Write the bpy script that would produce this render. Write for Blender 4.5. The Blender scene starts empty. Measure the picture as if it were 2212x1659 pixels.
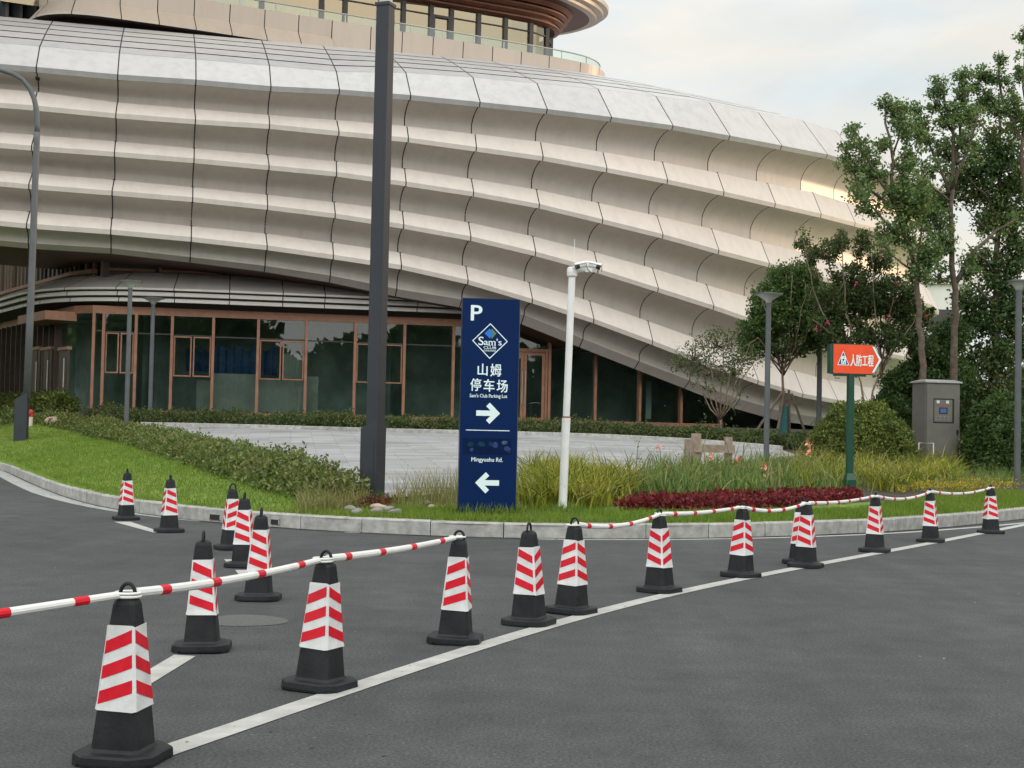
import bpy, math, random
import numpy as np
from mathutils import Vector, Matrix

random.seed(7)
RNG = np.random.default_rng(11)
SC = bpy.context.scene
COL = SC.collection
R = math.radians

# ------------------------------------------------------------------ camera
CAM_H = 1.43
FPX, CX, CY = 3000.0, 1106.0, 829.5          # focal length and centre in a 2212 px wide frame
PITCH, ROLL = R(1.89), R(1.23)
F = np.array([0, math.cos(PITCH), math.sin(PITCH)])
_U = np.array([0, -math.sin(PITCH), math.cos(PITCH)])
_X = np.array([1.0, 0, 0])
RT = math.cos(ROLL) * _X + math.sin(ROLL) * _U
UP = -math.sin(ROLL) * _X + math.cos(ROLL) * _U
cam_d = bpy.data.cameras.new('camera')
cam = bpy.data.objects.new('camera', cam_d)
COL.objects.link(cam)
cam.matrix_world = Matrix(((RT[0], UP[0], -F[0], 0), (RT[1], UP[1], -F[1], 0), (RT[2], UP[2], -F[2], CAM_H), (0, 0, 0, 1)))
cam_d.sensor_fit = 'HORIZONTAL'
cam_d.sensor_width = 36
cam_d.lens = 36 * FPX / 2212
cam_d.clip_start = 0.1
cam_d.clip_end = 3000
SC.camera = cam

# ------------------------------------------------------------------ sky, sun, exposure
SUN_EL, SUN_AZ = R(5), R(73)                  # low sun, right of the view direction
wd = bpy.data.worlds.new('World')
SC.world = wd
wd.use_nodes = True
nt = wd.node_tree
nt.nodes.clear()
N_ = nt.nodes.new
L_ = nt.links.new
wo = N_('ShaderNodeOutputWorld')
bg = N_('ShaderNodeBackground')
bg.inputs['Strength'].default_value = 0.1
sky = N_('ShaderNodeTexSky')
sky.sky_type = 'NISHITA'
sky.sun_disc = False
sky.sun_elevation = SUN_EL
sky.sun_rotation = SUN_AZ
sky.air_density = 1.0
sky.dust_density = 2.0
tc = N_('ShaderNodeTexCoord')
mp = N_('ShaderNodeMapping')
mp.inputs['Scale'].default_value = (1.0, 1.0, 3.2)
L_(tc.outputs['Generated'], mp.inputs['Vector'])
ns = N_('ShaderNodeTexNoise')
ns.inputs['Scale'].default_value = 3.4
ns.inputs['Detail'].default_value = 7
ns.inputs['Roughness'].default_value = 0.55
ns.inputs['Distortion'].default_value = 0.4
L_(mp.outputs['Vector'], ns.inputs['Vector'])
rp = N_('ShaderNodeValToRGB')
rp.color_ramp.elements[0].position = 0.36
rp.color_ramp.elements[0].color = (0.80, 0.80, 0.80, 1)
rp.color_ramp.elements[1].position = 0.62
rp.color_ramp.elements[1].color = (0.97, 0.97, 0.97, 1)
L_(ns.outputs['Fac'], rp.inputs['Fac'])
ns2 = N_('ShaderNodeTexNoise')
ns2.inputs['Scale'].default_value = 5.5
ns2.inputs['Detail'].default_value = 5
L_(mp.outputs['Vector'], ns2.inputs['Vector'])
cc = N_('ShaderNodeValToRGB')
cc.color_ramp.elements[0].position = 0.35
cc.color_ramp.elements[0].color = (7.2, 7.85, 8.1, 1)
cc.color_ramp.elements[1].position = 0.60
cc.color_ramp.elements[1].color = (8.7, 8.4, 7.75, 1)
L_(ns2.outputs['Fac'], cc.inputs['Fac'])
mx = N_('ShaderNodeMix')
mx.data_type = 'RGBA'
L_(rp.outputs['Color'], mx.inputs['Factor'])
L_(sky.outputs['Color'], mx.inputs['A'])
L_(cc.outputs['Color'], mx.inputs['B'])
# an overcast sky is brighter overhead than near the horizon
sx = N_('ShaderNodeSeparateXYZ')
L_(tc.outputs['Generated'], sx.inputs[0])
el = N_('ShaderNodeMapRange')
el.inputs['From Min'].default_value = 0.28
el.inputs['From Max'].default_value = 0.85
el.inputs['To Min'].default_value = 1.0
el.inputs['To Max'].default_value = 1.35
L_(sx.outputs['Z'], el.inputs['Value'])
ml = N_('ShaderNodeMix')
ml.data_type = 'RGBA'
ml.blend_type = 'MULTIPLY'
ml.inputs['Factor'].default_value = 1
L_(mx.outputs['Result'], ml.inputs['A'])
# sky behind the viewer brightened at any height, added to light the facade
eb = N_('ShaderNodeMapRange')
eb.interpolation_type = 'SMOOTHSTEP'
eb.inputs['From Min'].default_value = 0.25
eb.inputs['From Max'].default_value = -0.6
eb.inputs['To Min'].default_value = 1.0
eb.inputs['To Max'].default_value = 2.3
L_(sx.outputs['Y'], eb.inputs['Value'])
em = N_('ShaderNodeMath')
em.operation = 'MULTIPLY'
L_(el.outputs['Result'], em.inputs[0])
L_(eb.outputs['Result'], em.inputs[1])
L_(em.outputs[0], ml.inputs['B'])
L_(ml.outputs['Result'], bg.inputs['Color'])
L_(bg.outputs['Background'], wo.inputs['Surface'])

sun_d = bpy.data.lights.new('sun', 'SUN')
sun_d.energy = 1.7
sun_d.angle = R(10)
sun_d.color = (1.0, 0.66, 0.36)
sun = bpy.data.objects.new('sun', sun_d)
COL.objects.link(sun)
_sd = Vector((math.sin(SUN_AZ) * math.cos(SUN_EL), math.cos(SUN_AZ) * math.cos(SUN_EL), math.sin(SUN_EL)))
sun.rotation_euler = _sd.to_track_quat('Z', 'Y').to_euler()

SC.view_settings.view_transform = 'Standard'
SC.view_settings.look = 'None'
SC.view_settings.exposure = 0.22
SC.view_settings.gamma = 1.0
SC.cycles.max_bounces = 6
SC.cycles.transparent_max_bounces = 12
SC.cycles.use_denoising = True

# ------------------------------------------------------------------ picture -> place
def ray(px, py):
    return F * FPX + RT * (px - CX) + UP * (CY - py)
def at_y(px, py, y):
    d = ray(px, py)
    t = y / d[1]
    return np.array([d[0] * t, y, CAM_H + d[2] * t])
def at_z(px, py, z):
    d = ray(px, py)
    t = (z - CAM_H) / d[2]
    return np.array([d[0] * t, d[1] * t, z])
def z_for(x, y, py):
    """height at plan point x, y that shows at picture row py"""
    lo, hi = -20.0, 60.0
    for _ in range(50):
        m = (lo + hi) / 2
        v = np.array([x, y, m - CAM_H])
        r = CY - FPX * v.dot(UP) / v.dot(F)
        if r > py: lo = m
        else: hi = m
    return (lo + hi) / 2

KERB_PX = [(0, 1012), (73, 1047), (162, 1082), (259, 1104), (303, 1112), (405, 1126), (587, 1141), (737, 1151), (919, 1161),
           (1142, 1167), (1263, 1168), (1475, 1165), (1617, 1162), (1758, 1158), (1880, 1152), (1981, 1146), (2042, 1141),
           (2163, 1127), (2212, 1119)]
KERB = [(-60, 57), (-40, 53.5), (-26, 48.5), (-19, 44)] + [tuple(at_z(a, b, 0)[:2]) for a, b in KERB_PX] + [(13, 29.5), (20, 37), (32, 48), (60, 75)]
KX = np.array([p[0] for p in KERB]); KY = np.array([p[1] for p in KERB])
def yk(x): return np.interp(x, KX, KY)
FACADE = [(-60, 128), (-34, 82), (-23, 63), (-17.5, 54.35), (-16.9, 53.5), (-16.1, 53.05), (-2, 56.0), (5, 57.6), (12, 61), (22, 69), (60, 95)]
FX = np.array([p[0] for p in FACADE]); FY = np.array([p[1] for p in FACADE])
ZB = 1.72
def tz(x, y):
    k = yk(x); b = np.maximum(np.interp(x, FX, FY) - 2.5, k + 8)
    t = np.clip((y - k) / (b - k), 0, 1)
    return 0.19 + (ZB - 0.19) * t
def ground_at(px, py):
    d = ray(px, py)
    last = None
    for y in np.arange(17, 90, 0.05):
        t = y / d[1]
        x, z = d[0] * t, CAM_H + d[2] * t
        if y > yk(x) and z <= tz(x, y):
            return np.array([x, y, float(tz(x, y))])
    return np.array([x, 60.0, ZB])
def on_facade(px, py):
    d = ray(px, py)
    s = d[0] / d[1]
    for a, b in zip(FACADE, FACADE[1:]):
        fa, fb = a[0] - s * a[1], b[0] - s * b[1]
        if fa <= 0 <= fb:
            t = fa / (fa - fb)
            return np.array([a[0] + t * (b[0] - a[0]), a[1] + t * (b[1] - a[1])]), math.atan2(b[1] - a[1], b[0] - a[0])

# ------------------------------------------------------------------ mesh helpers
class MB:
    def __init__(s): s.v = []; s.f = []; s.m = []
    def add(s, verts, faces, mi=0):
        o = len(s.v)
        s.v += [tuple(map(float, p)) for p in verts]
        s.f += [tuple(o + i for i in f) for f in faces]
        s.m += [mi] * len(faces)
    def quad(s, a, b, c, d, mi=0): s.add([a, b, c, d], [(0, 1, 2, 3)], mi)
    def box(s, c, size, rz=0, mi=0, top=None):
        hx, hy, hz = size[0] / 2, size[1] / 2, size[2] / 2
        tx, ty = (hx, hy) if top is None else (top[0] / 2, top[1] / 2)
        co, si = math.cos(rz), math.sin(rz)
        vs = []
        for (x, y, z) in ((-hx, -hy, -hz), (hx, -hy, -hz), (hx, hy, -hz), (-hx, hy, -hz), (-tx, -ty, hz), (tx, -ty, hz), (tx, ty, hz), (-tx, ty, hz)):
            vs.append((c[0] + x * co - y * si, c[1] + x * si + y * co, c[2] + z))
        s.add(vs, [(3, 2, 1, 0), (4, 5, 6, 7), (0, 1, 5, 4), (1, 2, 6, 5), (2, 3, 7, 6), (3, 0, 4, 7)], mi)
    def loft(s, rings, mi=0, cap0=True, cap1=True):
        n = len(rings[0]); o = []
        vs = [p for r in rings for p in r]
        fs = []
        for k in range(len(rings) - 1):
            for i in range(n):
                j = (i + 1) % n
                fs.append((k * n + i, k * n + j, (k + 1) * n + j, (k + 1) * n + i))
        if cap0: fs.append(tuple(range(n - 1, -1, -1)))
        if cap1: fs.append(tuple((len(rings) - 1) * n + i for i in range(n)))
        s.add(vs, fs, mi)
    def tube(s, pts, rad, n=8, mi=0, cap=True):
        pts = [np.array(p, float) for p in pts]
        if not hasattr(rad, '__len__'): rad = [rad] * len(pts)
        rings = []
        ref = None
        for i, p in enumerate(pts):
            t = pts[min(i + 1, len(pts) - 1)] - pts[max(i - 1, 0)]
            t = t / (np.linalg.norm(t) + 1e-9)
            if ref is None:
                ref = np.array([1.0, 0, 0]) if abs(t[0]) < 0.8 else np.array([0, 1.0, 0])
            a = ref - t * ref.dot(t); a /= np.linalg.norm(a) + 1e-9
            ref = a
            b = np.cross(t, a)
            rings.append([p + rad[i] * (math.cos(2 * math.pi * k / n) * a + math.sin(2 * math.pi * k / n) * b) for k in range(n)])
        s.loft(rings, mi, cap, cap)
    def lathe(s, prof, c=(0, 0, 0), n=20, mi=0, cap0=True, cap1=True):
        s.loft([[(c[0] + r * math.cos(2 * math.pi * k / n), c[1] + r * math.sin(2 * math.pi * k / n), c[2] + z) for k in range(n)] for r, z in prof], mi, cap0, cap1)
    def torus(s, c, R0, r, n=20, m=8, mi=0, axis='z', sx=1.0):
        vs, fs = [], []
        for i in range(n):
            a = 2 * math.pi * i / n
            for j in range(m):
                b = 2 * math.pi * j / m
                x, y, z = (R0 + r * math.cos(b)) * math.cos(a) * sx, (R0 + r * math.cos(b)) * math.sin(a), r * math.sin(b)
                if axis == 'y': x, y, z = x, z, y
                vs.append((c[0] + x, c[1] + y, c[2] + z))
        for i in range(n):
            for j in range(m):
                fs.append((i * m + j, ((i + 1) % n) * m + j, ((i + 1) % n) * m + (j + 1) % m, i * m + (j + 1) % m))
        s.add(vs, fs, mi)
    def build(s, name, mats, parent=None, smooth=False, loc=None):
        me = bpy.data.meshes.new(name)
        v = s.v
        if loc is not None:
            v = [(p[0] - loc[0], p[1] - loc[1], p[2] - loc[2]) for p in v]
        me.from_pydata(v, [], s.f)
        if not isinstance(mats, (list, tuple)): mats = [mats]
        for m in mats: me.materials.append(m)
        me.polygons.foreach_set('material_index', s.m)
        if smooth: me.polygons.foreach_set('use_smooth', [True] * len(s.f))
        me.update()
        o = bpy.data.objects.new(name, me)
        COL.objects.link(o)
        if loc is not None: o.location = loc
        if parent is not None: o.parent = parent
        return o

def np_mesh(name, V, nper, mats, parent=None, mi=None):
    """V: (n*nper,3) array, each nper consecutive vertices one face"""
    V = np.asarray(V, np.float32)
    nv = len(V); nf = nv // nper
    me = bpy.data.meshes.new(name)
    me.vertices.add(nv); me.vertices.foreach_set('co', V.ravel())
    me.loops.add(nv); me.loops.foreach_set('vertex_index', np.arange(nv, dtype=np.int32))
    me.polygons.add(nf); me.polygons.foreach_set('loop_start', np.arange(0, nv, nper, dtype=np.int32))
    if not isinstance(mats, (list, tuple)): mats = [mats]
    for m in mats: me.materials.append(m)
    if mi is not None: me.polygons.foreach_set('material_index', np.asarray(mi, np.int32))
    me.update(calc_edges=True)
    o = bpy.data.objects.new(name, me)
    COL.objects.link(o)
    if parent is not None: o.parent = parent
    return o

def tag(o, label=None, cat=None, group=None, kind=None):
    if label: o['label'] = label
    if cat: o['category'] = cat
    if group: o['group'] = group
    if kind: o['kind'] = kind
    return o
def thing(name, label, cat, loc=(0, 0, 0), group=None, rz=0):
    o = bpy.data.objects.new(name, None)
    o.empty_display_size = 0.1
    COL.objects.link(o)
    o.location = loc; o.rotation_euler = (0, 0, rz)
    return tag(o, label, cat, group)
def copy_tree(o, parent=None):
    c = o.copy(); COL.objects.link(c); c.parent = parent
    for ch in [x for x in bpy.data.objects if x.parent == o]: copy_tree(ch, c)
    return c

# ------------------------------------------------------------------ materials
def mat(name, col, rough=0.6, var=0.0, scale=4.0, metal=0.0, bump=0.0, bscale=40.0, col2=None, spec=0.5, coat=0.0, detail=6.0, island=0.0):
    m = bpy.data.materials.new(name); m.use_nodes = True
    t = m.node_tree; b = t.nodes['Principled BSDF']
    b.inputs['Roughness'].default_value = rough; b.inputs['Metallic'].default_value = metal
    b.inputs['Specular IOR Level'].default_value = spec
    b.inputs['Coat Weight'].default_value = coat
    c = (*col, 1)
    b.inputs['Base Color'].default_value = c
    g = t.nodes.new('ShaderNodeNewGeometry')
    if var or col2:
        n = t.nodes.new('ShaderNodeTexNoise'); n.inputs['Scale'].default_value = scale; n.inputs['Detail'].default_value = detail
        n.inputs['Roughness'].default_value = 0.6
        t.links.new(g.outputs['Position'], n.inputs['Vector'])
        r = t.nodes.new('ShaderNodeValToRGB')
        if col2 is None:
            lo = tuple(x * (1 - var) for x in col); hi = tuple(min(1, x * (1 + var)) for x in col)
        else: lo, hi = col, col2
        r.color_ramp.elements[0].position = 0.32; r.color_ramp.elements[0].color = (*lo, 1)
        r.color_ramp.elements[1].position = 0.68; r.color_ramp.elements[1].color = (*hi, 1)
        t.links.new(n.outputs['Fac'], r.inputs['Fac'])
        out = r.outputs['Color']
        if island:
            out = _island(t, g, out, island)
        t.links.new(out, b.inputs['Base Color'])
        rr = t.nodes.new('ShaderNodeMapRange')
        rr.inputs['To Min'].default_value = max(0.02, rough - 0.08); rr.inputs['To Max'].default_value = min(1, rough + 0.08)
        t.links.new(n.outputs['Fac'], rr.inputs['Value']); t.links.new(rr.outputs['Result'], b.inputs['Roughness'])
    if bump:
        n = t.nodes.new('ShaderNodeTexNoise'); n.inputs['Scale'].default_value = bscale; n.inputs['Detail'].default_value = 5
        t.links.new(g.outputs['Position'], n.inputs['Vector'])
        bp = t.nodes.new('ShaderNodeBump'); bp.inputs['Strength'].default_value = bump; bp.inputs['Distance'].default_value = 0.02
        t.links.new(n.outputs['Fac'], bp.inputs['Height']); t.links.new(bp.outputs['Normal'], b.inputs['Normal'])
    return m
def _island(t, g, out, amt):
    h = t.nodes.new('ShaderNodeHueSaturation')
    mr = t.nodes.new('ShaderNodeMapRange'); mr.inputs['To Min'].default_value = 1 - amt; mr.inputs['To Max'].default_value = 1 + amt
    t.links.new(g.outputs['Random Per Island'], mr.inputs['Value']); t.links.new(mr.outputs['Result'], h.inputs['Value'])
    t.links.new(out, h.inputs['Color'])
    return h.outputs['Color']
def leaf_mat(name, c0, c1, c2=None, trans=0.35, rough=0.5, nscale=0.7):
    """leaf colour varies leaf by leaf and, slowly, over the plant"""
    m = bpy.data.materials.new(name); m.use_nodes = True
    t = m.node_tree; b = t.nodes['Principled BSDF']; out = t.nodes['Material Output']
    b.inputs['Roughness'].default_value = rough; b.inputs['Specular IOR Level'].default_value = 0.3
    g = t.nodes.new('ShaderNodeNewGeometry')
    r = t.nodes.new('ShaderNodeValToRGB')
    r.color_ramp.elements[0].color = (*c0, 1); r.color_ramp.elements[1].color = (*c1, 1)
    if c2:
        e = r.color_ramp.elements.new(0.93); e.color = (*c1, 1)
        r.color_ramp.elements[2].color = (*c2, 1)
    n = t.nodes.new('ShaderNodeTexNoise'); n.inputs['Scale'].default_value = nscale; n.inputs['Detail'].default_value = 2
    t.links.new(g.outputs['Position'], n.inputs['Vector'])
    ma = t.nodes.new('ShaderNodeMath'); ma.operation = 'MULTIPLY_ADD'
    ma.inputs[1].default_value = 0.9; ma.inputs[2].default_value = -0.45
    t.links.new(n.outputs['Fac'], ma.inputs[0])
    ad = t.nodes.new('ShaderNodeMath'); ad.operation = 'ADD'; ad.use_clamp = True
    t.links.new(g.outputs['Random Per Island'], ad.inputs[0]); t.links.new(ma.outputs[0], ad.inputs[1])
    t.links.new(ad.outputs[0], r.inputs['Fac'])
    t.links.new(r.outputs['Color'], b.inputs['Base Color'])
    tr = t.nodes.new('ShaderNodeBsdfTranslucent'); t.links.new(r.outputs['Color'], tr.inputs['Color'])
    ms = t.nodes.new('ShaderNodeMixShader'); ms.inputs['Fac'].default_value = trans
    t.links.new(b.outputs[0], ms.inputs[1]); t.links.new(tr.outputs[0], ms.inputs[2])
    t.links.new(ms.outputs[0], out.inputs['Surface'])
    return m
def glass_mat(name, tint, refl=0.12, rough=0.01, ior=1.5, col=(0.9, 0.95, 0.95)):
    m = bpy.data.materials.new(name); m.use_nodes = True
    t = m.node_tree; t.nodes.remove(t.nodes['Principled BSDF']); out = t.nodes['Material Output']
    tr = t.nodes.new('ShaderNodeBsdfTransparent'); tr.inputs['Color'].default_value = (*tint, 1)
    gl = t.nodes.new('ShaderNodeBsdfGlossy'); gl.inputs['Roughness'].default_value = rough
    gl.inputs['Color'].default_value = (*col, 1)
    fr = t.nodes.new('ShaderNodeFresnel'); fr.inputs['IOR'].default_value = ior
    ad = t.nodes.new('ShaderNodeMath'); ad.operation = 'ADD'; ad.use_clamp = True; ad.inputs[1].default_value = refl
    t.links.new(fr.outputs[0], ad.inputs[0])
    n = t.nodes.new('ShaderNodeTexNoise'); n.inputs['Scale'].default_value = 0.6
    g = t.nodes.new('ShaderNodeNewGeometry'); t.links.new(g.outputs['Position'], n.inputs['Vector'])
    bp = t.nodes.new('ShaderNodeBump'); bp.inputs['Strength'].default_value = 0.05; bp.inputs['Distance'].default_value = 0.05
    t.links.new(n.outputs['Fac'], bp.inputs['Height']); t.links.new(bp.outputs['Normal'], gl.inputs['Normal'])
    ms = t.nodes.new('ShaderNodeMixShader')
    t.links.new(ad.outputs[0], ms.inputs[0]); t.links.new(tr.outputs[0], ms.inputs[1]); t.links.new(gl.outputs[0], ms.inputs[2])
    t.links.new(ms.outputs[0], out.inputs['Surface'])
    return m

def asphalt_mat():
    m = mat('asphalt', (0.078, 0.080, 0.083), 0.8, spec=0.35)
    t = m.node_tree; b = t.nodes['Principled BSDF']; g = t.nodes.new('ShaderNodeNewGeometry')
    def noise(sc, det, ro=0.6, scl=None):
        n = t.nodes.new('ShaderNodeTexNoise'); n.inputs['Scale'].default_value = sc; n.inputs['Detail'].default_value = det; n.inputs['Roughness'].default_value = ro
        if scl:
            mp = t.nodes.new('ShaderNodeMapping'); mp.inputs['Scale'].default_value = scl; mp.inputs['Rotation'].default_value = (0, 0, R(-28))
            t.links.new(g.outputs['Position'], mp.inputs['Vector']); t.links.new(mp.outputs['Vector'], n.inputs['Vector'])
        else: t.links.new(g.outputs['Position'], n.inputs['Vector'])
        return n
    def ramp(n, p0, c0, p1, c1):
        r = t.nodes.new('ShaderNodeValToRGB'); r.color_ramp.elements[0].position = p0; r.color_ramp.elements[0].color = (c0, c0, c0, 1)
        r.color_ramp.elements[1].position = p1; r.color_ramp.elements[1].color = (c1, c1, c1, 1)
        t.links.new(n.outputs['Fac'], r.inputs['Fac']); return r
    def mul(a, bb):
        x = t.nodes.new('ShaderNodeMix'); x.data_type = 'RGBA'; x.blend_type = 'MULTIPLY'; x.inputs['Factor'].default_value = 1
        t.links.new(a, x.inputs['A']); t.links.new(bb, x.inputs['B']); return x.outputs['Result']
    big = ramp(noise(0.30, 7, 0.65), 0.3, 0.74, 0.7, 1.18)
    drag = ramp(noise(1.0, 5, 0.6, (2.2, 0.12, 1)), 0.35, 0.90, 0.65, 1.07)   # worn wheel paths along the road
    grit = ramp(noise(60, 3, 0.75), 0.36, 0.50, 0.66, 1.55)
    mott = ramp(noise(2.6, 6, 0.65), 0.34, 0.84, 0.66, 1.13)
    fleck = ramp(noise(34, 1), 0.69, 1.0, 0.76, 1.8)
    base = t.nodes.new('ShaderNodeRGB'); base.outputs[0].default_value = (0.064, 0.068, 0.070, 1)
    o = mul(mul(mul(mul(mul(base.outputs[0], mott.outputs['Color']), big.outputs['Color']), drag.outputs['Color']), grit.outputs['Color']), fleck.outputs['Color'])
    t.links.new(o, b.inputs['Base Color'])
    bp = t.nodes.new('ShaderNodeBump'); bp.inputs['Strength'].default_value = 0.55; bp.inputs['Distance'].default_value = 0.008
    t.links.new(noise(85, 3, 0.7).outputs['Fac'], bp.inputs['Height']); t.links.new(bp.outputs['Normal'], b.inputs['Normal'])
    return m
def paver_mat():
    m = mat('pavers', (0.33, 0.34, 0.35), 0.75)
    t = m.node_tree; b = t.nodes['Principled BSDF']; g = t.nodes.new('ShaderNodeNewGeometry')
    br = t.nodes.new('ShaderNodeTexBrick'); br.inputs['Scale'].default_value = 1.0
    br.inputs['Brick Width'].default_value = 1.2; br.inputs['Row Height'].default_value = 0.45; br.inputs['Mortar Size'].default_value = 0.012
    br.inputs['Color1'].default_value = (0.35, 0.36, 0.372, 1); br.inputs['Color2'].default_value = (0.255, 0.262, 0.272, 1); br.inputs['Mortar'].default_value = (0.19, 0.19, 0.19, 1)
    mp = t.nodes.new('ShaderNodeMapping'); mp.inputs['Rotation'].default_value = (0, 0, R(-9))
    t.links.new(g.outputs['Position'], mp.inputs['Vector']); t.links.new(mp.outputs['Vector'], br.inputs['Vector'])
    n = t.nodes.new('ShaderNodeTexNoise'); n.inputs['Scale'].default_value = 0.55; n.inputs['Detail'].default_value = 6
    t.links.new(g.outputs['Position'], n.inputs['Vector'])
    r = t.nodes.new('ShaderNodeValToRGB'); r.color_ramp.elements[0].position = 0.3; r.color_ramp.elements[0].color = (0.80, 0.77, 0.72, 1)
    r.color_ramp.elements[1].position = 0.6; r.color_ramp.elements[1].color = (1.08, 1.08, 1.08, 1)
    t.links.new(n.outputs['Fac'], r.inputs['Fac'])
    x = t.nodes.new('ShaderNodeMix'); x.data_type = 'RGBA'; x.blend_type = 'MULTIPLY'; x.inputs['Factor'].default_value = 1
    t.links.new(br.outputs['Color'], x.inputs['A']); t.links.new(r.outputs['Color'], x.inputs['B'])
    t.links.new(x.outputs['Result'], b.inputs['Base Color'])
    return m
def cladding_mat(name, col, streak=0.10):
    """coated aluminium panels, faint vertical rain streaks and panel-to-panel tone"""
    m = mat(name, col, 0.34, spec=0.45)
    t = m.node_tree; b = t.nodes['Principled BSDF']; g = t.nodes.new('ShaderNodeNewGeometry')
    mp = t.nodes.new('ShaderNodeMapping'); mp.inputs['Scale'].default_value = (2.4, 2.4, 0.35)
    t.links.new(g.outputs['Position'], mp.inputs['Vector'])
    n = t.nodes.new('ShaderNodeTexNoise'); n.inputs['Scale'].default_value = 1.0; n.inputs['Detail'].default_value = 6; n.inputs['Roughness'].default_value = 0.65
    t.links.new(mp.outputs['Vector'], n.inputs['Vector'])
    r = t.nodes.new('ShaderNodeValToRGB')
    r.color_ramp.elements[0].position = 0.36; r.color_ramp.elements[0].color = tuple(c * (1 - streak) for c in col) + (1,)
    r.color_ramp.elements[1].position = 0.56; r.color_ramp.elements[1].color = (*col, 1)
    t.links.new(n.outputs['Fac'], r.inputs['Fac'])
    t.links.new(_island(t, g, r.outputs['Color'], 0.035), b.inputs['Base Color'])
    mr = t.nodes.new('ShaderNodeMapRange'); mr.inputs['To Min'].default_value = 0.27; mr.inputs['To Max'].default_value = 0.42
    t.links.new(n.outputs['Fac'], mr.inputs['Value']); t.links.new(mr.outputs['Result'], b.inputs['Roughness'])
    return m

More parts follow.
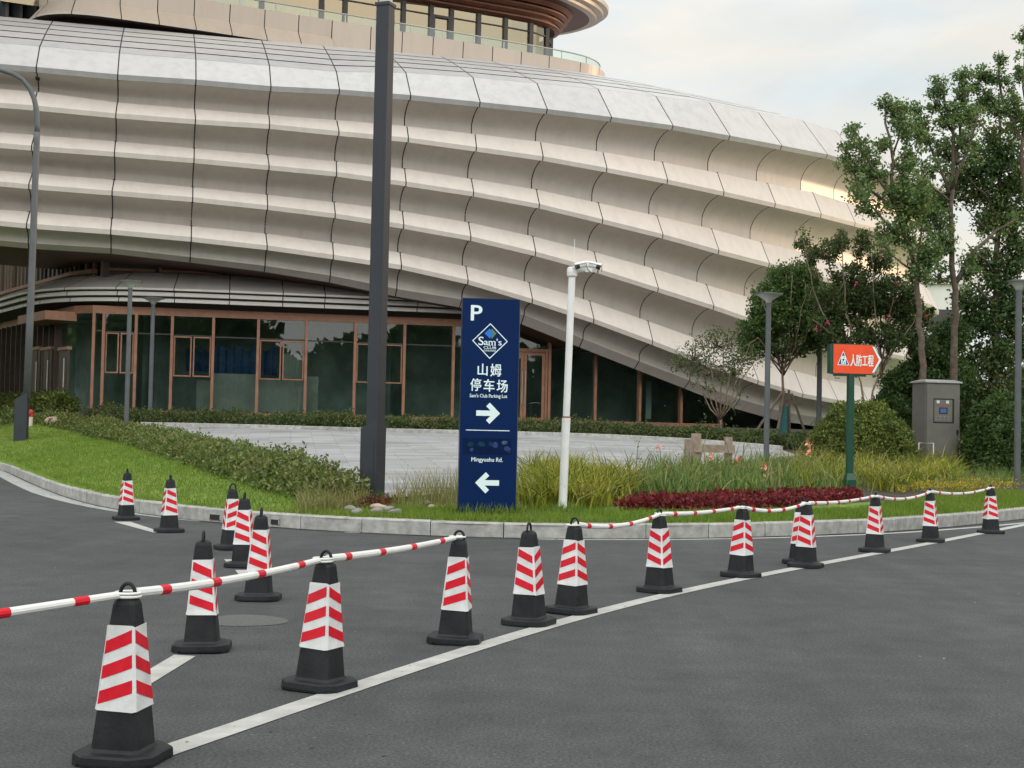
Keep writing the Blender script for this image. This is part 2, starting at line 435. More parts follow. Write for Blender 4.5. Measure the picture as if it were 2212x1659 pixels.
M = dict(
    asphalt=asphalt_mat(), pavers=paver_mat(),
    patch=mat('worn_patch', (0.094, 0.097, 0.097), 0.85, 0.15, 30, bump=0.4, bscale=90),
    paint=mat('road_paint', (0.36, 0.36, 0.345), 0.7, col2=(0.50, 0.495, 0.475), scale=6, bump=0.3, bscale=90),
    gutter=mat('gutter_concrete', (0.34, 0.345, 0.34), 0.8, 0.2, 3, bump=0.3, bscale=60),
    granite=mat('kerb_granite', (0.36, 0.355, 0.34), 0.75, 0.28, 7, bump=0.4, bscale=60, island=0.12),
    dark=mat('dark_gap', (0.02, 0.02, 0.02), 0.9),
    lawn=mat('lawn_ground', (0.10, 0.17, 0.022), 0.95, col2=(0.19, 0.28, 0.036), scale=1.3, bump=1.0, bscale=22),
    soil=mat('soil', (0.05, 0.04, 0.03), 0.95, 0.4, 5, bump=0.8, bscale=25),
    clad=cladding_mat('cream_cladding', (0.605, 0.550, 0.505), 0.08),
    clad_top=cladding_mat('pale_top_cladding', (0.46, 0.452, 0.452), 0.12),
    clad_up=cladding_mat('beige_upper_cladding', (0.42, 0.355, 0.30), 0.05),
    back=mat('panel_gap_backing', (0.035, 0.033, 0.032), 0.9),
    copper=mat('copper_frame', (0.33, 0.165, 0.105), 0.45, 0.18, 3, metal=0.35),
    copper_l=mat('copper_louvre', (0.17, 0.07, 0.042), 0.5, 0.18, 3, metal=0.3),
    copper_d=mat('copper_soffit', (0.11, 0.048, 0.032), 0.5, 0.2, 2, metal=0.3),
    canopy=cladding_mat('grey_canopy_cladding', (0.80, 0.76, 0.72), 0.05),
    glass=glass_mat('dark_green_glass', (0.62, 0.72, 0.67), 0.03),
    glass_clear=glass_mat('balustrade_glass', (0.80, 0.90, 0.84), 0.04),
    glass_up=glass_mat('sunset_tinted_glass', (0.42, 0.42, 0.36), 0.20, col=(1.0, 0.84, 0.58)), glass_clr=glass_mat('dark_clerestory_glass', (0.42, 0.45, 0.45), 0.12),  # upper glass: the gold of sunset reflection is put into its tint
    room=mat('room_wall', (0.34, 0.40, 0.38), 0.9, 0.4, 0.6),
    board=mat('grey_board', (0.42, 0.43, 0.41), 0.7, 0.12, 2),
    tarp=mat('blue_tarpaulin', (0.03, 0.075, 0.20), 0.5, 0.4, 3),
    frame_d=mat('dark_window_frame', (0.035, 0.03, 0.027), 0.4),
    rail=mat('steel_rail', (0.42, 0.42, 0.38), 0.35, metal=0.6),
    fin=mat('grey_fin', (0.20, 0.175, 0.155), 0.45, 0.2, 2),
    curtain=mat('lit_blind', (0.50, 0.39, 0.23), 0.8, 0.2, 1.5),
    rubber=mat('black_rubber', (0.011, 0.013, 0.016), 0.5, col2=(0.024, 0.026, 0.028), scale=7, spec=0.22, bump=0.10, bscale=60),
    refl_w=mat('white_sheeting', (0.60, 0.60, 0.59), 0.38, col2=(0.76, 0.77, 0.78), scale=9, bump=0.12, bscale=35),
    refl_r=mat('red_sheeting', (0.60, 0.010, 0.026), 0.42, 0.12, 14, bump=0.12, bscale=28, spec=0.25),
    pipe_w=mat('white_plastic_tube', (0.74, 0.74, 0.72), 0.35, 0.05, 10),
    sign_blue=mat('navy_sign_face', (0.001, 0.016, 0.080), 0.5, 0.08, 1.5, spec=0.12),
    sign_side=mat('navy_sign_side', (0.010, 0.028, 0.10), 0.3, metal=0.2),
    letter=mat('white_lettering', (0.74, 0.88, 0.90), 0.4),
    logo_blue=mat('logo_blue', (0.01, 0.17, 0.62), 0.4), logo_green=mat('logo_green', (0.09, 0.20, 0.07), 0.4),
    patch_blue=mat('covered_patch', (0.001, 0.010, 0.050), 0.6, 0.3, 9, spec=0.1), patch_teal=mat('covered_patch_teal', (0.010, 0.045, 0.085), 0.6, 0.4, 12, spec=0.1),
    patch_pale=mat('covered_patch_pale', (0.06, 0.10, 0.17), 0.6, 0.4, 12, spec=0.1),
    pole_d=mat('charcoal_pole', (0.036, 0.041, 0.050), 0.55, 0.1, 2, spec=0.25),
    pole_g=mat('grey_pole', (0.095, 0.105, 0.112), 0.5, 0.12, 3, spec=0.3),
    pole_top=mat('pale_pole_top', (0.42, 0.42, 0.42), 0.4),
    lamp_w=mat('lamp_diffuser', (0.45, 0.46, 0.45), 0.4),
    white=mat('white_paint', (0.74, 0.75, 0.74), 0.4, 0.06, 5),
    rust=mat('rust_stain', (0.25, 0.10, 0.05), 0.8, 0.4, 30),
    black=mat('black_plastic', (0.012, 0.012, 0.013), 0.3),
    orange=mat('orange_red_panel', (0.82, 0.075, 0.014), 0.4, 0.08, 4),
    green=mat('green_enamel', (0.006, 0.055, 0.032), 0.35, 0.15, 3),
    navy=mat('navy_emblem', (0.015, 0.03, 0.16), 0.4),
    cab=mat('grey_cabinet', (0.135, 0.128, 0.115), 0.45, 0.1, 3, metal=0.2),
    cab_top=mat('steel_cap', (0.42, 0.42, 0.41), 0.35, metal=0.5),
    screen=mat('blue_screen', (0.06, 0.13, 0.30), 0.25), knob_r=mat('red_button', (0.45, 0.04, 0.03), 0.4), knob_w=mat('pale_meter', (0.55, 0.6, 0.58), 0.4),
    wood=mat('weathered_wood', (0.22, 0.16, 0.12), 0.85, col2=(0.36, 0.29, 0.24), scale=6, bump=0.5, bscale=30),
    bark=mat('bark', (0.10, 0.075, 0.055), 0.9, 0.4, 8, bump=0.8, bscale=30),
    bark_l=mat('pale_bark', (0.20, 0.145, 0.105), 0.85, 0.35, 8, bump=0.6, bscale=30),
    wrap=mat('teal_trunk_wrap', (0.03, 0.13, 0.13), 0.8, 0.2, 20, bump=0.5, bscale=60),
    stake=mat('stake_wood', (0.16, 0.115, 0.085), 0.85, 0.3, 9),
    stone=mat('boulder', (0.22, 0.21, 0.195), 0.85, 0.35, 5, bump=0.8, bscale=12),
    stone_p=mat('pinkish_boulder', (0.40, 0.30, 0.24), 0.85, 0.3, 6, bump=0.8, bscale=12),
    hyd_r=mat('hydrant_red', (0.45, 0.04, 0.03), 0.4, 0.2, 9), hyd_w=mat('hydrant_cream', (0.62, 0.52, 0.42), 0.5),
    grime=mat('gutter_grime', (0.03, 0.028, 0.025), 0.95, col2=(0.10, 0.095, 0.085), scale=5),
    wing=mat('brown_grey_frame', (0.075, 0.05, 0.042), 0.5, 0.2, 3, metal=0.2),
    far_w=mat('pale_render_wall', (0.62, 0.61, 0.58), 0.8, 0.1, 0.5),
)

# ================================================================== ground
def resample(pts, step):
    pts = np.asarray(pts, float)
    d = np.r_[0, np.cumsum(np.linalg.norm(np.diff(pts, axis=0), axis=1))]
    n = max(2, int(round(d[-1] / step)) + 1)
    s = np.linspace(0, d[-1], n)
    return np.stack([np.interp(s, d, pts[:, k]) for k in range(pts.shape[1])], 1)
def smooth_line(pts, step=0.25, win=6, passes=3):
    p = resample(pts, step)
    for _ in range(passes):
        q = p.copy()
        for i in range(1, len(p) - 1):
            a = max(0, i - win); b = min(len(p), i + win + 1); r = min(i - a, b - 1 - i)
            q[i] = p[i - r:i + r + 1].mean(0)
        p = q
    return p
KS = smooth_line(KERB)
KX, KY = KS[:, 0], KS[:, 1]
def normals2(p):
    t = np.gradient(p, axis=0); t /= np.linalg.norm(t, axis=1)[:, None] + 1e-9
    return np.stack([-t[:, 1], t[:, 0]], 1)       # to the left of travel: towards the lawn
def strip(name, p, o0, o1, z, m, kind='structure', taper=None):
    n = normals2(p); mb = MB()
    a = p + n * np.reshape(o0, (-1, 1)); b = p + n * np.reshape(o1, (-1, 1))
    vs = [(*x, z) for x in a] + [(*x, z) for x in b]; k = len(p)
    mb.add(vs, [(i, i + 1, k + i + 1, k + i) for i in range(k - 1)])
    o = mb.build(name, m); o['kind'] = kind
    return o

mb = MB(); mb.quad((-700, -700, 0), (700, -700, 0), (700, 1500, 0), (-700, 1500, 0))
mb.build('road', M['asphalt'])['kind'] = 'structure'

# lawn terrain rising to the building
xs = np.r_[np.arange(-58, -34, 2.0), np.arange(-34, -9, 0.5), np.arange(-9, 12, 0.3), np.arange(12, 56, 1.0)]
ts = np.r_[np.linspace(0, 1, 56), np.linspace(1.15, 3.5, 8)]
mb = MB(); vs = []
for x in xs:
    k = float(yk(x)) + 0.12; b = max(float(np.interp(x, FX, FY)) - 2.5, k + 8)
    for t in ts:
        y = k + (b - k) * t
        z = float(tz(x, y)) - 0.005
        vs.append((x, y, z))
nt_ = len(ts)
mb.add(vs, [(i * nt_ + j, (i + 1) * nt_ + j, (i + 1) * nt_ + j + 1, i * nt_ + j + 1) for i in range(len(xs) - 1) for j in range(nt_ - 1)])
hy_ = [ground_at(*p)[:2] for p in ((90, 908), (200, 925), (330, 956), (460, 998), (580, 1038), (680, 1068), (742, 1088))]
hyx = [p[0] for p in hy_]; hyy = [p[1] for p in hy_]
for fi, f in enumerate(mb.f):
    c = np.mean([mb.v[i] for i in f], 0)
    lim = yk(c[0]) + (2.6 if c[0] > hyx[-1] else 0)
    if c[0] <= hyx[-1]: lim = np.interp(c[0], hyx, hyy)
    if c[1] > lim and -20 < c[0] < 17: mb.m[fi] = 1
mb.build('lawn', [M['lawn'], M['soil']], smooth=True)['kind'] = 'structure'

# kerb stones
kn = normals2(KS)
kl = np.r_[0, np.cumsum(np.linalg.norm(np.diff(KS, axis=0), axis=1))]
def k_at(s): return np.array([np.interp(s, kl, KS[:, 0]), np.interp(s, kl, KS[:, 1])]), np.array([np.interp(s, kl, kn[:, 0]), np.interp(s, kl, kn[:, 1])])
mb = MB(); s = 0.0
while s < kl[-1] - 1:
    L = 0.98
    (p0, n0), (p1, n1) = k_at(s + 0.006), k_at(s + L - 0.006)
    j = random.uniform(-0.004, 0.004); hz = 0.2 + random.uniform(-0.004, 0.004)
    def ring(p, n):
        return [(*(p + n * (o + j)), z) for o, z in ((0, -0.05), (0, hz - 0.018), (0.018, hz), (0.16, hz), (0.16, -0.05))]
    mb.loft([ring(p0, n0), ring(p1, n1)])
    s += L
mb.build('kerb', M['granite'])['kind'] = 'structure'
strip('kerb_bedding', KS, 0.01, 0.15, 0.17, M['dark'])

left = KS[(KS[:, 0] < -4.4) & (KS[:, 1] < 70)]
strip('kerb_grime', KS[(KS[:, 0] > -14) & (KS[:, 0] < 12)], -0.045, 0.01, 0.007, M['grime'])
strip('gutter', left, -0.04, np.interp(left[:, 0], [-9, -4.4], [-0.42, -0.10]), 0.004, M['gutter'])
right = KS[(KS[:, 0] > 0.35) & (KS[:, 1] < 60)]
off = np.interp(right[:, 0], [0.3, 2, 7, 10], [-0.06, -0.10, -0.22, -0.50])
strip('kerb_line', right, off - 0.12, off, 0.004, M['paint'])
mid = KS[(KS[:, 0] > -2.4) & (KS[:, 0] < -1.8)]
strip('kerb_line', mid, -0.10, -0.03, 0.004, M['paint'])

main_px = [(345, 1628), (1060, 1385), (1400, 1291), (1680, 1235), (2010, 1174), (2212, 1134)]
ML = [at_z(a, b, 0)[:2] for a, b in main_px]
e = ML[-1] - ML[-2]; e /= np.linalg.norm(e)
f0 = ML[0] - ML[1]; f0 /= np.linalg.norm(f0)
MLs = smooth_line([ML[0] + f0 * 0.02] + ML + [ML[-1] + e * 14], win=5)
strip('edge_line', MLs, -0.075, 0.075, 0.004, M['paint'])
for q in ([(300, 1459), (376, 1414), (423, 1417), (306, 1489)], [(484, 1208), (518, 1208), (518, 1220), (496, 1221)],
          [(508, 1231), (542, 1231), (540, 1245), (520, 1247)], [(246, 1127), (282, 1127), (352, 1150), (330, 1150)]):
    mb = MB(); mb.quad(*[at_z(a, b, 0.004) for a, b in q][::-1]); mb.build('lane_marking', M['paint'])['kind'] = 'structure'
for (px, py, rx) in ((530, 1340, 0.30),):
    c = at_z(px, py, 0.003); mb = MB(); vs = []
    for k in range(40):
        a = 2 * math.pi * k / 40; r = rx * (1 + 0.05 * math.sin(3 * a + px)); vs.append((c[0] + r * math.cos(a), c[1] + r * math.sin(a), 0.003))
    mb.add(vs, [tuple(range(40))]); mb.build('road_patch', M['patch'])['kind'] = 'structure'
for (x0, x1, y0, y1, lab) in ((439, 473, 1117, 1128, 'wide dark storm drain slot in the kerb below the lawn'), (585, 606, 1130, 1140, 'narrow dark storm drain slot in the kerb behind the cone line')):
    c = at_z((x0 + x1) / 2, y1, 0.0); w = (x1 - x0) * c[1] / FPX; h = (y1 - y0) * c[1] / FPX
    i = np.argmin(np.abs(KS[:, 0] - c[0])); nrm = kn[i]; ang = math.atan2(-nrm[0], nrm[1])
    p = KS[i] + nrm * 0.03
    root = thing('storm_drain', lab, 'drain', (p[0], p[1], 0.0), rz=ang)
    mb = MB(); mb.box((0, -0.005, 0.075), (w, 0.065, h * 0.95)); mb.build('opening', M['dark'], root)
    mb = MB(); mb.box((0, -0.002, 0.075 + h * 0.5 + 0.008), (w + 0.03, 0.068, 0.014)); mb.box((-w / 2 - 0.008, -0.002, 0.075), (0.014, 0.068, h * 0.95)); mb.box((w / 2 + 0.008, -0.002, 0.075), (0.014, 0.068, h * 0.95))
    mb.build('drain_frame', M['granite'], root)

# paved plaza
PF = [(292, 924), (400, 958), (520, 1000), (640, 1045), (745, 1082), (860, 1080), (985, 1068), (1120, 1045), (1300, 1022), (1480, 1012), (1725, 986)]
PB = [(290, 921), (420, 924), (560, 927), (740, 934), (900, 938), (1100, 942), (1350, 949), (1480, 957), (1590, 965), (1660, 971), (1727, 979)]
pf = resample([ground_at(*p)[:2] for p in PF], 0.4); pb_ = resample([ground_at(*p)[:2] for p in PB], 0.4)
def nres(p, n):
    d = np.r_[0, np.cumsum(np.linalg.norm(np.diff(p, axis=0), axis=1))]; s = np.linspace(0, d[-1], n)
    return np.stack([np.interp(s, d, p[:, 0]), np.interp(s, d, p[:, 1])], 1)
# match front and back by x
xa = np.linspace(pf[:, 0].min() + 0.05, min(pf[:, 0].max(), pb_[:, 0].max()) - 0.02, 70)
o1 = np.argsort(pf[:, 0]); o2 = np.argsort(pb_[:, 0])
yf = np.interp(xa, pf[o1, 0], pf[o1, 1]); yb = np.interp(xa, pb_[o2, 0], pb_[o2, 1])
mb = MB(); vs = []; NT = 60
for x, a, b in zip(xa, yf, np.maximum(yb, yf + 0.05)):
    for t in np.linspace(0, 1, NT):
        y = a + (b - a) * t; vs.append((x, y, float(tz(x, y)) + 0.035))
mb.add(vs, [(i * NT + j, (i + 1) * NT + j, (i + 1) * NT + j + 1, i * NT + j + 1) for i in range(len(xa) - 1) for j in range(NT - 1)])
mb.build('plaza', M['pavers'], smooth=True)['kind'] = 'structure'
def stone_edge(name, p, h, w):
    mb = MB(); n = normals2(p)
    for i in range(len(p) - 1):
        rings = []
        for k in (i, i + 1):
            q = p[k]; d = (p[i + 1] - p[i]); d /= np.linalg.norm(d) + 1e-9
            q = q + d * (0.004 if k == i else -0.004)
            z = float(tz(q[0], q[1])); a = q; b = q + n[k] * w
            rings.append([(*a, z - 0.1), (*a, z + h - 0.012), (*(a + n[k] * 0.012), z + h), (*b, z + h), (*b, z - 0.1)])
        mb.loft(rings)
    mb.build(name, M['granite'])['kind'] = 'structure'
bk = smooth_line(np.stack([xa, np.maximum(yb, yf + 0.05)], 1), 0.8, 2, 2)
stone_edge('plaza_kerb', bk, 0.15, 0.14)
fr = smooth_line(np.stack([xa, yf], 1)[(xa > -3.2)], 0.8, 2, 2)
stone_edge('plaza_edging', fr, 0.055, 0.12)

# ================================================================== building
bld = thing('office_building', 'large curved building with stacked cream ribbed bands above a copper framed glass ground floor', 'building', (0, 58, ZB))
BO = np.array([0, 58, ZB])
def bpart(mb, name, m, parent=None, smooth=False):
    o = mb.build(name, m, None, smooth)
    o.data.transform(Matrix.Translation(-Vector(BO)))
    o.parent = parent or bld
    return o
# --- seams: lip rows L0..L4 (picture px), cove feet S1..S4, B, fascia foot E, fold
SE = dict(
 A=[(77,100),(78,155),(72,197),(73,238),(66,290),(68,325),(60,373),(62,408),(56,456),(57,493),(52,525),(51,537)],
 B=[(252,115),(254,171),(249,220),(250,255),(245,304),(247,338),(242,387),(242,422),(238,470),(239,506),(234,536),(233,548)],
 C=[(427,128),(423,182),(422,234),(422,268),(419,319),(419,352),(417,403),(416,436),(413,487),(413,522),(411,555),(410,567)],
 D=[(588,142),(585,196),(586,247),(582,278),(584,333),(581,367),(582,419),(578,453),(580,503),(577,540),(579,574),(578,587)],
 E=[(733,137+18),(733,203),(732,258),(732,293),(728,347),(727,381),(724,435),(724,471),(721,523),(720,560),(717,595),(716,610)],
 F=[(881,157),(887,215),(876,271),(882,307),(871,363),(877,402),(866,455),(872,494),(862,544),(867,582),(855,624),(852,640)],
 G=[(1021,167),(1037,230),(1017,288),(1029,327),(1010,385),(1023,424),(1004,479),(1017,520),(998,574),(1011,614),(993,647),(988,664)],
 H=[(1161,180),(1182,245),(1154,305),(1173,347),(1146,408),(1165,450),(1139,509),(1157,553),(1131,609),(1150,655),(1126,680),(1116,700)],
 I=[(1291,192),(1321,262),(1285,327),(1311,372),(1276,437),(1302,483),(1267,543),(1292,590),(1258,649),(1283,698),(1251,732),(1241,750)],
 J=[(1417,208),(1454,280),(1408,349),(1442,397),(1397,465),(1432,515),(1388,578),(1422,631),(1377,692),(1410,745),(1371,780),(1355,797)],
 K=[(1528,222),(1577,302),(1521,372),(1564,423),(1511,493),(1553,549),(1499,614),(1542,669),(1489,734),(1525,790),(1474,822),(1460,839)],
 L=[(1634,243),(1689,323),(1626,395),(1675,448),(1612,522),(1662,577),(1600,645),(1650,706),(1585,770),(1638,830),(1578,862),(1560,882)],
 M=[(1726,260),(1788,342),(1718,414),(1774,470),(1705,545),(1760,603),(1690,672),(1748,736),(1675,800),(1735,859),(1680,890),(1665,908)],
)
keys = 'ABCDEFGHIJKLM'
PHI = [15, 14.5, 14, 13, 13, 14, 16, 19, 24, 29, 36, 43]       # between A..M
LSEG = 2.75
Yp = {'C': 49.0}
for i in range(2, 12): Yp[keys[i + 1]] = Yp[keys[i]] + LSEG * math.sin(R(PHI[i]))
for i in (1, 0): Yp[keys[i]] = Yp[keys[i + 1]] - LSEG * math.sin(R(PHI[i]))
plan, zl = [], []
DLT, DREC = 0.25, 1.35
segs = [15] + PHI
for i, k in enumerate(keys):
    phi = R((segs[i] + (PHI[i] if i < len(PHI) else 45)) / 2)
    N = np.array([math.sin(phi), -math.cos(phi)])
    tr = SE[k]; lip = []; zc = []
    for r in range(5):
        px, py = tr[1 + 2 * r]
        y = Yp[k] - DLT * r * N[1]
        p = at_y(px, py, y); lip.append(p)
        rec = p[:2] - N * (DREC if r < 4 else 1.0)
        zc.append(z_for(rec[0], rec[1], tr[2 + 2 * r][1]))
    e_ = lip[4][:2] - N * 1.35
    zE = z_for(e_[0], e_[1], tr[11][1])
    f_ = lip[0][:2] - N * 1.3
    zF = z_for(f_[0], f_[1], tr[0][1])
    plan.append((lip, N)); zl.append((zF, [p[2] for p in lip], zc, zE))
# carry the shell on past both ends of the traced part
def extend(side):
    ref = -1 if side > 0 else 0
    lip, N = plan[ref]; zF, zL, zC, zE = zl[ref]
    p = [q.copy() for q in lip]
    for st, phi in enumerate([45, 45, 46, 52, 66, 84, 100] if side > 0 else [15] * 9):
        a = R(phi); t = np.array([math.cos(a), math.sin(a)]) * LSEG * side
        nphi = R(phi + (4 if side > 0 else 0)); NN = np.array([math.sin(nphi), -math.cos(nphi)])
        q = []
        dz = [0, -0.05, -0.10, -0.14, -0.18] if side > 0 else [v * max(0, 1 - st / 4) for v in (0, 0.0, 0.05, 0.09, 0.12)]
        for r in range(5):
            c = p[r].copy(); c[:2] += t; c[2] += dz[r] * (1 if side > 0 else 1); q.append(c)
        zF += 0.0; zCn = [zC[r] + (dz[r] + dz[min(4, r + 1)]) / 2 for r in range(5)]; zE2 = zE + dz[4]
        zC, zE = zCn, zE2
        item = ((q, NN), (zF, [c[2] for c in q], zC, zE))
        if side > 0: plan.append(item[0]); zl.append(item[1])
        else: plan.insert(0, item[0]); zl.insert(0, item[1])
        p = q
extend(1); extend(-1)
LIP = 0.17
ROOFD, ZROOF = 6.3, 17.35
rows = {}      # strip name -> list of station lists per seam
grid = []
rowS = [None] * 9 + [[SE[k][2 + 2 * r][1] for r in range(5)] for k in keys] + [None] * 7
for gi, ((lip, N), (zF, zL, zC, zE)) in enumerate(zip(plan, zl)):
    st = []; N3 = np.array([N[0], N[1], 0])
    L0 = np.array([lip[0][0], lip[0][1], zL[0]])
    fold = L0 - N3 * 1.3; fold[2] = zF
    back = fold - N3 * ROOFD; back[2] = ZROOF
    roof = [back + (fold - back) * (u) for u in np.linspace(0, 1, 6)]
    for u, p in zip(np.linspace(0, 1, 6), roof): p[2] += 0.06 * math.sin(math.pi * u)
    st += roof                                        # 0..5
    st.append(L0 + (0, 0, LIP))                      # 6
    L0b = L0 - N3 * 0.10; st.append(L0b)              # 7
    for r in range(5):
        P = np.array([lip[r][0], lip[r][1], zL[r]]); D = DREC if r < 4 else 1.0
        ins_ = 0.10 if r == 0 else 0.045
        dz = zC[r] - zL[r]
        for a, b in ((0.22, 0.05), (0.48, -0.03), (0.70, -0.16), (0.86, -0.32), (0.96, -0.50), (1.0, -0.64), (1.0, -1.0)):
            q = P - N3 * D * a; q[2] = P[2] + (0.06 * b / 0.05 if b > 0 else b * -dz) - (0.22 if a == 1.0 and b == -1.0 and r < 4 else 0); st.append(q)      # 7 per cove
        if r < 4:
            nx = np.array([lip[r + 1][0], lip[r + 1][1], zL[r + 1] + LIP])
            s0 = P - N3 * (D - 0.62); s0[2] = z_for(s0[0], s0[1], rowS[gi][r] + 1.5) if rowS[gi] else zC[r] - 0.16
            st.append(s0)                           # ledge start
            st.append(nx)                           # lip top
            st.append(np.array([lip[r + 1][0], lip[r + 1][1], zL[r + 1]]) - N3 * 0.045)
    e_ = np.array([lip[4][0], lip[4][1], zE]) - N3 * 1.35; e_[2] = zE; st.append(e_)
    grid.append(st)
G = np.array(grid)                                   # seam x station x 3
G[:, 6:, 2] = np.maximum(G[:, 6:, 2], ZB - 0.35)
nS, nK = G.shape[:2]
GAP = 0.022
def panels(ks, kgap=0.0):
    mb = MB()
    for i in range(nS - 1):
        for k in ks:
            a, b, c, d = G[i, k], G[i + 1, k], G[i + 1, k + 1], G[i, k + 1]
            if np.linalg.norm(a - d) < 1e-4: continue
            w = np.linalg.norm(b - a) + 1e-6; f = min(0.2, GAP / w)
            a2, b2 = a + (b - a) * f, b + (a - b) * f
            w2 = np.linalg.norm(c - d) + 1e-6; f = min(0.2, GAP / w2)
            d2, c2 = d + (c - d) * f, c + (d - c) * f
            if kgap:
                h = kgap / (np.linalg.norm(d - a) + 1e-6)
                a2, d2 = a2 + (d2 - a2) * h, d2 + (a2 - d2) * h * 0.2
                b2, c2 = b2 + (c2 - b2) * h, c2 + (b2 - c2) * h * 0.2
            mb.quad(d2, c2, b2, a2)
    return mb
# a weighted island count per panel keeps panels of a cove joined in one tone
def weld(o):
    import bmesh
    bm = bmesh.new(); bm.from_mesh(o.data); bmesh.ops.remove_doubles(bm, verts=bm.verts, dist=0.0008); bm.to_mesh(o.data); bm.free()
o = bpart(panels(range(0, 5), 0.15), 'roof_cladding', M['clad_top'])
o = bpart(panels([5, 6]), 'top_band', M['clad_top']); weld(o)
k = 7
for r in range(5):
    o = bpart(panels(range(k, k + 7)), 'cove', M['clad']); weld(o); o.data.polygons.foreach_set('use_smooth', [True] * len(o.data.polygons))
    k += 7
    if r < 4:
        o = bpart(panels([k, k + 1, k + 2]), 'ledge', M['clad']); weld(o)
        k += 3
bpart(panels([k]), 'lower_fascia', M['clad'])
# dark backing seen through the joints: a narrow strip behind each seam and roof groove
mb = MB(); cen = np.array([-5, 75, 9.0])
def fnorm(a, b, d):
    n = np.cross(b - a, d - a); n /= np.linalg.norm(n) + 1e-9
    return n if n.dot(a - cen) > 0 else -n
for i in range(nS):
    for s_ in (-1, 1):
        j = i + s_
        if not 0 <= j < nS: continue
        for q in range(nK - 1):
            a, d = G[i, q], G[i, q + 1]; b_, c_ = G[j, q], G[j, q + 1]
            if np.linalg.norm(a - d) < 1e-4: continue
            n = fnorm(a, b_, d) * 0.02
            f, g = 0.07 / (np.linalg.norm(b_ - a) + 1e-6), 0.07 / (np.linalg.norm(c_ - d) + 1e-6)
            mb.quad(a - n, a + (b_ - a) * f - n, d + (c_ - d) * g - n, d - n)
for i in range(nS - 1):
    for q in range(0, 5):
        a, b_, c_, d = G[i, q], G[i + 1, q], G[i + 1, q + 1], G[i, q + 1]
        n = fnorm(a, b_, d) * 0.03
        mb.quad(a - n, b_ - n, c_ - n, d - n)
bpart(mb, 'joint_backing', M['back'])
# soffit from the fascia foot inwards, and the flat roof behind the shell
mb = MB()
for i in range(nS - 1):
    a, b = G[i, -1] + (0, 0, 0.03), G[i + 1, -1] + (0, 0, 0.03)
    n0, n1 = plan[i][1], plan[i + 1][1]
    a1 = a - np.array([n0[0], n0[1], 0]) * 7; b1 = b - np.array([n1[0], n1[1], 0]) * 7
    if i < nS - 12: mb.quad(a, b, b1, a1)
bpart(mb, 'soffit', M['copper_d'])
mb = MB()
bk_pts = [G[i, 0] - (0, 0, 0.02) for i in range(nS)]
mb.add(bk_pts + [(-40, 95, ZROOF - 0.02), (10, 95, ZROOF - 0.02)], [tuple(range(nS)) + (nS + 1, nS)])
bpart(mb, 'flat_roof', M['clad_top'])

# --- ground floor facade
GT = 5.55
def rot2(a): return np.array([math.cos(a), math.sin(a)])
mx_px = [222, 292, 370, 459, 556, 660, 765.6, 872, 978, 1076, 1186, 1285.6, 1380.6, 1470, 1556]
MU = [on_facade(x, 790) for x in mx_px]
MU.insert(0, (np.array([-16.1, 53.05]) + 0.05, MU[0][1]))
for (p, a) in MU:
    mb = MB(); t = rot2(a); nrm = np.array([t[1], -t[0]])
    q = p + nrm * 0.04
    mb.box((q[0], q[1], (ZB + GT) / 2), (0.11, 0.20, GT - ZB), a)
    bpart(mb, 'mullion', M['copper'])
def wall_quad(mb, p, q, z0, z1, off=0.0, mi=0):
    d = (q - p) / np.linalg.norm(q - p); n = np.array([d[1], -d[0]]) * off
    mb.quad((*(p + n), z0), (*(q + n), z0), (*(q + n), z1), (*(p + n), z1), mi)
def bar(mb, p, q, z, h, dep, off=0.0, mi=0):
    c = (p + q) / 2; d = q - p; L = np.linalg.norm(d); d = d / L; n = np.array([d[1], -d[0]]) * off
    mb.box((c[0] + n[0], c[1] + n[1], z), (L, dep, h), math.atan2(d[1], d[0]), mi)
def zf(p, py): return z_for(p[0], p[1], py)
SASH = {1, 3, 5, 7}
